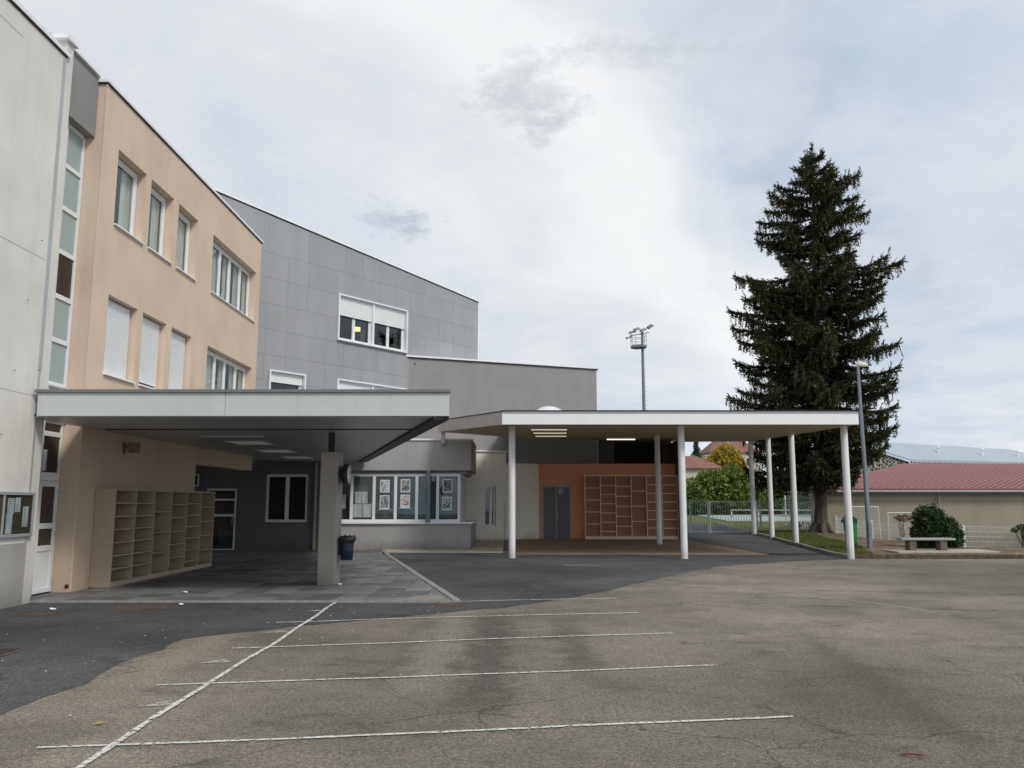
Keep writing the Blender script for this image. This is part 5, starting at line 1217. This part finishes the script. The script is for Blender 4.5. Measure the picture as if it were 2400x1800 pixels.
# the spruce ---------------------------------------------------------
def spruce():
    t = thing('spruce_tree', 'tall dark spruce with drooping layered branches and brown cones in the grass island', 'tree', (13.42, 36.5, .28))
    rnd = np.random.default_rng(11); rr = random.Random(11)
    Z = [1.6, 2.5, 3.8, 5.0, 6.3, 7.6, 8.4, 9.2, 10.4, 11.5, 12.3, 13.5, 14.8, 15.8, 16.8, 17.8]
    RL = [2.6, 3.9, 4.3, 4.5, 3.8, 3.5, 3.9, 3.7, 4.0, 4.0, 2.3, 2.8, 2.4, 1.3, .5, .03]
    RR = [1.8, 2.1, 3.0, 3.4, 3.4, 3.3, 3.6, 2.7, 2.8, 4.2, 1.8, 2.6, 2.4, 1.15, .45, .03]
    def rad(z, a):
        l_ = np.interp(z, Z, RL); r_ = np.interp(z, Z, RR); c_ = math.cos(a); k_ = (1 + c_) / 2
        return l_ * (1 - k_) + r_ * k_
    tx = lambda z: .029 * z
    m_ = MB(); zz = [-.2, 0, .25, .6, 1.2, 3, 6, 9, 12, 15, 17, 17.8]; rs = [.52, .46, .36, .29, .25, .225, .19, .15, .11, .06, .03, .008]
    m_.path([(tx(z) + .03 * math.sin(z), .02 * math.cos(z * 1.3), z) for z in zz], rs, 14)
    for i in range(6):
        a = i * 1.05 + .3; m_.path([(.25 * math.cos(a), .25 * math.sin(a), .45), (.42 * math.cos(a), .42 * math.sin(a), .12), (.7 * math.cos(a), .7 * math.sin(a), -.08)], [.14, .12, .05], 8)
    part('trunk', m_, 'bark', t)
    lm = MB(); base = []; dirs = []; lens = []; cones = []
    z = 2.5
    def shoots(p, d, ln):
        """twig: needles shoots along a branchlet"""
        n = max(2, int(ln / .046)); side = Vector((-d.y, d.x, 0)); side = side.normalized() if side.length > .05 else Vector((1, 0, 0))
        for i in range(n):
            q = p + d * (ln * (i + rr.random()) / n)
            for s_ in (-1, 1):
                dd = (d * .75 + side * s_ * rr.uniform(.3, .9) + Vector((rr.uniform(-.3, .3), rr.uniform(-.3, .3), rr.uniform(-.35, .35)))).normalized()
                
                if q.x < -2.75 and q.y < .6 and q.z < 4.75: continue
                base.append(q); dirs.append(dd); lens.append(rr.uniform(.07, .16))
    while z < 17.2:
        nb = rr.choice((5, 6, 7, 7)) if z < 15.5 else rr.choice((3, 4, 4)); a0 = rr.uniform(0, 6.28)
        for b in range(nb):
            a = a0 + 6.283 * b / nb + rr.uniform(-.25, .25); z0 = z + rr.uniform(-.22, .22)
            droop = np.interp(z0, [3, 9, 14, 18], [.28, .20, .02, -.5]) + rr.uniform(-.12, .12)
            zt = z0 - 0.1
            Rb = rad(max(1.7, zt - .9 * max(0, droop)), a) * rr.choice((.5, .68, .8, .86, .92, .98)) 
            if z0 < 3.4 and math.cos(a) > .35: Rb *= .75
            if z0 < 5.8 and math.cos(a) < -.25 and math.sin(a) < .4: Rb = min(Rb, 2.75)
            if Rb < .12: Rb = .12
            ca_, sa_ = math.cos(a), math.sin(a)
            n = 9; pts = []
            for i in range(n + 1):
                s_ = i / n; rad_ = Rb * s_
                zz_ = z0 - droop * Rb * (1.55 * s_ - .75 * s_ ** 2.4) + (.10 * Rb * s_ ** 4)
                if z0 < 3.4: zz_ = max(zz_, 2.2)
                wob = .10 * Rb * noise.noise((s_ * 2, a * 3, z0)); pts.append(Vector((tx(z0) + rad_ * ca_ - wob * sa_, rad_ * sa_ + wob * ca_, zz_)))
            lm.path(pts, [max(.004, .012 + .016 * Rb * (1 - i / n)) for i in range(n + 1)], 5)
            # branchlets
            nsub = max(6, int(Rb / .08))
            for q in range(nsub):
                s_ = .12 + .88 * (q + rr.random()) / nsub; i = min(n - 1, int(s_ * n)); f = s_ * n - i
                p = pts[i].lerp(pts[i + 1], f); ax = (pts[i + 1] - pts[i]).normalized(); sd_ = Vector((-ax.y, ax.x, 0)).normalized()
                if s_ < .3 and rr.random() < .45: continue
                for sg in (-1, 1):
                    ln = (.16 + .24 * Rb * (1.02 - s_) ** .6 * rr.uniform(.55, 1.1)); ln = min(ln, .95)
                    d = (ax * .75 + sd_ * sg * .8 + Vector((0, 0, rr.uniform(-.35, .05)))).normalized()
                    shoots(p, d, ln)
                    # hanging curtain twigs
                    if rr.random() < .62 and z0 < 16.0:
                        hp = p + d * ln * rr.uniform(.1, .9); hl = rr.uniform(.12, .22 + .10 * Rb)
                        shoots(hp, Vector((rr.uniform(-.2, .2), rr.uniform(-.2, .2), -1)).normalized(), hl)
                        if rr.random() < .20 and s_ > .45: cones.append(hp + Vector((0, 0, -hl * rr.uniform(.3, 1))))
                    if rr.random() < .55: shoots(p, (ax + Vector((0, 0, rr.uniform(.1, .8))) + sd_ * sg * .5).normalized(), rr.uniform(.12, .32))
            shoots(pts[-2], (pts[-1] - pts[-2]).normalized() + Vector((0, 0, .15)), (pts[-1] - pts[-2]).length + .15)
            for _ in range(3): shoots(pts[-1 - _], Vector((ca_ * rr.uniform(.2, .8), sa_ * rr.uniform(.2, .8), 1)).normalized(), rr.uniform(.18, .42))
            if z0 > 8:
                for _ in range(2 if rr.random() < .6 else 4):
                    s_ = rr.uniform(.6, 1); i = min(n - 1, int(s_ * n)); cones.append(pts[i].lerp(pts[i + 1], rr.random()) + Vector((rr.uniform(-.12, .12), rr.uniform(-.12, .12), rr.uniform(-.2, -.08))))
        z += .30 + .16 * rr.random() if z < 15.5 else .25
        if 12.3 < z < 12.8: z += .5
    for q in range(30): shoots(Vector((tx(17) + rr.uniform(-.03, .03), 0, 16.8 + q * .036)), Vector((rr.uniform(-.6, .6), rr.uniform(-.6, .6), 1.1)).normalized(), .10 + .007 * (30 - q))
    part('limbs', lm, 'bark', t)
    B = np.array([tuple(v) for v in base]); Dd = np.array([tuple(v) for v in dirs]); Ln = np.array(lens)[:, None]; n = len(B)
    sd_ = rnd.normal(size=(n, 3)); sd_ -= (sd_ * Dd).sum(1)[:, None] * Dd; sd_ /= np.linalg.norm(sd_, axis=1)[:, None]
    W_ = .016 + .012 * rnd.random((n, 1))
    V = np.stack([B - sd_ * W_, B + sd_ * W_, B + Dd * Ln + sd_ * W_ * .3, B + Dd * Ln - sd_ * W_ * .3], 1).reshape(-1, 3)
    print('spruce shoots', n)
    link('crown', quads_mesh('spruce_crown', V), 'spruce', t)
    cm_ = MB()
    for p in cones:
        l_ = rr.uniform(.11, .17); r_ = .022
        cm_.add([p, p + Vector((r_, 0, -l_ * .4)), p + Vector((0, r_, -l_ * .4)), p + Vector((-r_, 0, -l_ * .4)), p + Vector((0, -r_, -l_ * .4)), p + Vector((0, 0, -l_))], [(0, 1, 2), (0, 2, 3), (0, 3, 4), (0, 4, 1), (5, 2, 1), (5, 3, 2), (5, 4, 3), (5, 1, 4)])
    part('cones', cm_, 'cone', t, stuff=True); print('cones', len(cones))
spruce()
# grass tufts on the verge
rnd = np.random.default_rng(2); n = 26000
gx = rnd.uniform(10.25, 13.0, n); gy = rnd.uniform(25.5, 37.3, n)
lim = np.interp(gy, [25.5, 25.7, 26.9, 28.6, 30.6, 33, 35.5, 37.4], [10.6, 11.0, 11.3, 11.85, 12.35, 12.25, 12.85, 13.1]); lo_ = np.interp(gy, [25, 28, 33.3, 37.4], [10.25, 10.3, 10.62, 10.84])
ok = (gx < lim) & (gx > lo_); gx, gy = gx[ok], gy[ok]; n = len(gx)
gz = np.array([HIx(a, b) for a, b in zip(gx, gy)]) + .01
a = rnd.random(n) * 6.28; w_ = .012; h_ = rnd.uniform(.025, .07, n); lx_ = rnd.normal(0, .02, n); ly_ = rnd.normal(0, .02, n)
V = np.stack([np.stack([gx - w_ * np.cos(a), gy - w_ * np.sin(a), gz], 1), np.stack([gx + w_ * np.cos(a), gy + w_ * np.sin(a), gz], 1), np.stack([gx + lx_, gy + ly_, gz + h_], 1)], 1).reshape(-1, 3)
o = link('grass_blades', quads_mesh('grass_blades', V, 3), foliage('grass_blade', [(0, (.07, .10, .02)), (.6, (.13, .17, .035)), (1, (.24, .22, .09))], .3)); o['kind'] = 'stuff'; o['label'] = 'short green grass on the verge along the driveway kerb'; o['category'] = 'grass'
# dead leaves along the dark kerb
n = 420; lx = rnd.uniform(11.5, 19, n); ly = rnd.uniform(24.6, 27.5, n); lz = np.where(ly > 25.0, .125, .012) + .0
V = []
for i in range(n):
    a = rnd.random() * 6.28; s_ = rnd.uniform(.015, .04); z_ = (HIx(lx[i], ly[i]) + .015) if ly[i] > 25.13 else .014
    if 24.99 < ly[i] < 25.13: z_ = .135
    V += [(lx[i] + s_ * math.cos(a + q), ly[i] + s_ * math.sin(a + q) * .8, z_ + rnd.uniform(0, .012)) for q in (0, 1.4, 3.1, 4.6)]
o = link('dead_leaves', quads_mesh('dead_leaves', np.array(V)), foliage('dead_leaf', [(0, (.16, .09, .04)), (1, (.42, .33, .2))], .1)); o['kind'] = 'stuff'; o['label'] = 'scattered dead leaves along the dark kerb by the bench'; o['category'] = 'leaves'

# ------------------------------------------------------------------ background buildings
t = thing('red_roof_shed', 'long low olive-beige building with a ribbed red metal roof behind the bench', 'building')
EL = Vector((13.75, 38.8, 2.23)); ER = Vector((34, 38.8, 2.23)); RL_ = Vector((23.64, 50, 3.92)); RR_ = Vector((52, 50, 3.92)); DL = Vector((9.89, 11.2, 1.69))
m_ = MB(); m_.box(14.05, 34, 39.1, 39.4, -.8, 2.15); part('front_wall', m_, 'shedw', t)
m_ = MB(); m_.prism([(14.05, 39.402), (14.3, 39.402), (23.7, 50), (23.4, 50)], -.8, lambda x, y: 2.12 + (y - 39.1) * .15); part('gable_wall', m_, 'shedw', t)
m_ = MB(); off = Vector((0, 0, .05)); m_.add([EL, ER, RR_, RL_, EL + off, ER + off, RR_ + off, RL_ + off], [(0, 3, 2, 1), (4, 5, 6, 7), (0, 1, 5, 4), (1, 2, 6, 5), (2, 3, 7, 6), (3, 0, 4, 7)]); part('roof', m_, 'redroof', t)
m_ = MB(); v0 = Vector((0, 0, .052)); wv_ = Vector((.035, 0, 0)); hv = Vector((0, 0, .045))
m_.add([v0 - wv_, v0 + wv_, v0 + wv_ * .5 + hv, v0 - wv_ * .5 + hv] + [p + DL for p in (v0 - wv_, v0 + wv_, v0 + wv_ * .5 + hv, v0 - wv_ * .5 + hv)], [(0, 1, 2, 3), (1, 5, 6, 2), (2, 6, 7, 3), (3, 7, 4, 0), (7, 6, 5, 4)])
rib = m_.mesh('roof_rib'); rib.materials.append(MT['redrib'])
for i in range(60):
    o = bpy.data.objects.new('roof_rib', rib); C.objects.link(o); o.parent = t; o.location = EL + Vector((.03 + i * .335, 0, 0))
m_ = MB(); m_.tube((13.7, 38.74, 2.16), (34, 38.74, 2.16), .07, n=10); part('gutter', m_, 'gutter', t)
m_ = MB(); m_.tube((19.9, 38.95, 2.1), (19.9, 38.95, -.6), .04, n=8); m_.tube((14.35, 39.02, 2.1), (14.35, 39.02, -.6), .04, n=8); part('downpipe', m_, 'gutter', t)
t = thing('stone_hall', 'hall with black rubble stone gable and long silver metal roof behind the red roof', 'building')
m_ = MB(); m_.add([(24, 70, -1), (34.43, 72, -1), (34.43, 72, 5.15), (32.1, 71.5, 5.8), (29.0, 70.9, 6.6), (24, 70, 5.0)], [(0, 1, 2, 3, 4, 5)])
m_.add([(24, 70.6, -1), (34.4, 72.6, -1), (34.4, 72.6, 5.15), (32.1, 72.1, 5.8), (29.0, 71.5, 6.6), (24, 70.6, 5.0)], [(5, 4, 3, 2, 1, 0)]); part('gable_wall', m_, 'stone', t)
m_ = MB(); m_.prism([(34.46, 72.0), (60, 88.9), (59.7, 89.4), (34.2, 72.5)], -1, 4.95); part('side_wall', m_, 'shedw', t)
z_ = Vector((0, 0, .16)); P_ = [Vector(p) for p in [(34.5, 71.7, 5.17), (60, 88.5, 5.65), (51.5, 86, 6.98), (29.0, 70.75, 6.74)]]
m_ = MB(); m_.add(P_ + [p + z_ for p in P_], [(3, 2, 0), (2, 1, 0), (4, 6, 7), (4, 5, 6)] + [(i, (i + 1) % 4, 4 + (i + 1) % 4, 4 + i) for i in range(4)]); part('roof', m_, 'silver', t)
for x, y, z in ((39.2, 76.2, 6.2), (45.5, 80.2, 6.25), (51.2, 84.0, 6.3)):
    m_ = MB(); m_.tube((x, y, z - .3), (x, y, z + .45), .09, n=8); m_.tube((x, y, z + .45), (x, y, z + .6), .2, .16, 10); part('roof_vent', m_, 'cap', t)
m_ = MB(); m_.tube((34.4, 71.6, 5.1), (60, 88.4, 5.58), .10, n=8); part('gutter', m_, 'gutter', t)
def house(name, lab, loc, w_, dp, he, hr, rm, rz=0, chims=(), wins=()):
    t = thing(name, lab, 'house', loc, rz=rz)
    m_ = MB(); m_.box(-w_ / 2, w_ / 2, -dp / 2, dp / 2, -1, he); part('wall', m_, 'housew', t)
    m_ = MB(); o_ = .35; q = w_ * .22
    m_.add([(-w_ / 2 - o_, -dp / 2 - o_, he), (w_ / 2 + o_, -dp / 2 - o_, he), (w_ / 2 + o_, dp / 2 + o_, he), (-w_ / 2 - o_, dp / 2 + o_, he), (-w_ / 2 + q, 0, hr), (w_ / 2 - q, 0, hr)], [(0, 1, 5, 4), (1, 2, 5), (2, 3, 4, 5), (3, 0, 4), (3, 2, 1, 0)])
    rf = part('roof', m_, rm, t)
    for x, y, z in chims: m_ = MB(); m_.box(x - .3, x + .3, y - .25, y + .25, he, z); m_.box(x - .36, x + .36, y - .31, y + .31, z, z + .12); part('chimney', m_, 'housew', rf)
    for x, z in wins:
        m_ = MB(); m_.box(x - .45, x + .45, -dp / 2 - .03, -dp / 2 + .02, z, z + 1.2); f = part('window', m_, 'white', t); m_ = MB(); m_.box(x - .38, x + .38, -dp / 2 - .04, -dp / 2 - .032, z + .07, z + 1.13); part('pane', m_, 'darkpane', f)
house('far_house', 'house with an orange-red tiled roof seen over the bright green bush', (16.6, 85, .87), 8.0, 7, 4.1, 5.5, 'terrac', 0, wins=((1.5, 2.0), (3.0, 2.0)))
house('far_house', 'house with a dark tiled roof and two pale chimneys behind the orange-roofed one', (22.0, 100, .87), 9.0, 7, 4.6, 6.1, 'darkroof', 0, chims=((1.1, -2, 6.2), (3.2, -1, 6.0)))
house('far_house', 'large house with a brownish red roof partly hidden by the yellow tree', (33.4, 128, .87), 7.5, 8, 8.2, 10.4, 'terrac', 0, wins=((-2, 6.2), (0, 6.2), (2, 6.2)))
house('far_house', 'small pale roofed house at the far left behind the driveway', (30.5, 150, .87), 6, 8, 7.2, 8.6, 'silver', 0)
# pale wall and equipment on the pitch
t = thing('pitch_barrier', 'pale low barrier with rails around the sports pitch beyond the gate', 'barrier', (0, 0, 0))
for i in range(9):
    m_ = MB(); x = 12.2 + i * 1.5; z = H0(x, 46.5); m_.box(x - .03, x + .03, 46.5, 46.56, z - .1, z + .75); part('post', m_, 'wmesh', t)
for q in (.12, .42, .7): m_ = MB(); z = H0(0, 46.5); m_.box(12.2, 24.2, 46.44, 46.49, z + q, z + q + .05); part('rail', m_, 'wmesh', t)
t = thing('sports_goal', 'small sports goal with a pale green net on the pitch beyond the fence', 'goal', (17.0, 52, .68))
m_ = MB(); m_.tube((0, 0, 0), (0, 0, 1.6), .04, n=8); m_.tube((2.6, 0, 0), (2.6, 0, 1.6), .04, n=8); m_.tube((0, 0, 1.6), (2.6, 0, 1.6), .04, n=8); part('goal_frame', m_, 'wmesh', t)
m_ = MB()
for i in range(27): m_.tube((i * .1, 0, 1.6), (i * .1, 1.0, 0), .006, n=4, caps=False)
for i in range(14): m_.tube((0, i * .075, 1.6 - i * .12), (2.6, i * .075, 1.6 - i * .12), .006, n=4, caps=False)
part('net', m_, 'galvp', t, stuff=True)
# floodlight mast
t = thing('floodlight_mast', 'tall grey floodlight mast with a railed platform behind the white canopy', 'mast', (9.62, 60, .87))
m_ = MB(); m_.tube((0, 0, 0), (0, 0, 13.3),   .17, .09, 12); part('pole', m_, 'steel', t)
m_ = MB()
for i in range(34): m_.box(.14, .30 - .004 * i, -.012, .012, 1 + i * .34, 1.03 + i * .34)
part('climbing_rungs', m_, 'steel', t)
m_ = MB(); m_.prism([(-1.05, -.5), (-.1, -.95), (.35, -.35), (.3, .5), (-.5, .8), (-1.05, .4)], 12.05, 12.25); part('platform', m_, 'steelpost', t)
m_ = MB(); ring = [(-1.02, -.48), (-.1, -.9), (.32, -.33), (.28, .48), (-.5, .76), (-1.02, .38)]
for z in (12.75, 13.15):
    for p, q in zip(ring, ring[1:] + ring[:1]): m_.tube((*p, z), (*q, z), .018, n=6)
for p in ring: m_.tube((*p, 12.2), (*p, 13.4), .018, n=6)
part('railing', m_, 'steel', t)
m_ = MB(); m_.tube((-1.15, -.2, 13.15), (.65, .2, 13.55), .04, n=6); part('crossarm', m_, 'steel', t)
lampm = MB(); lampm.add([(-.32, -.22, -.07), (.32, -.22, -.07), (.32, .22, -.07), (-.32, .22, -.07), (-.22, -.14, .1), (.22, -.14, .1), (.22, .14, .1), (-.22, .14, .1)], [(0, 3, 2, 1), (4, 5, 6, 7), (0, 1, 5, 4), (1, 2, 6, 5), (2, 3, 7, 6), (3, 0, 4, 7)])
lme = lampm.mesh('floodlight'); lme.materials.append(MT['steel'])
gm = MB(); gm.box(-.28, .28, -.18, .18, -.085, -.072); gme = gm.mesh('lens'); gme.materials.append(plain('floodlight_lens', (.35, .36, .33), .2, .5))
for (x, y, z, rx, ry) in ((-1.25, -.2, 12.98, .2, -.25), (-.95, -.2, 13.5, .3, -.35), (-.55, -.3, 13.75, .35, -.4), (.05, -.2, 13.7, .3, -.45), (.75, .1, 14.1, .5, -.65)):
    o = bpy.data.objects.new('floodlight', lme); C.objects.link(o); o.parent = t; o.location = (x, y, z); o.rotation_euler = (rx, ry, .2)
    g_ = bpy.data.objects.new('lens', gme); C.objects.link(g_); g_.parent = o
for o in t.children:
    if o.name.split('.')[0] in ('platform', 'railing', 'crossarm', 'floodlight'):
        k_ = .80; o.location = (o.location.x * k_, o.location.y * k_, 12.1 + (o.location.z - 12.1) * k_ if o.name.startswith('floodlight') else 12.1 * (1 - k_)); o.scale = (k_, k_, k_)
t = thing('leaning_mast', 'thin pale leaning pole just right of the spruce crown', 'mast', (23.9, 57, .8))
m_ = MB(); m_.tube((0, 0, 0), (1.55, 0, 8.6), .06, .045, 8); part('pole', m_, 'galv', t)
m_ = MB(); m_.tube((1.5, 0, 8.5), (1.62, 0, 8.95), .09, .06, 8); part('head', m_, 'galv', t)
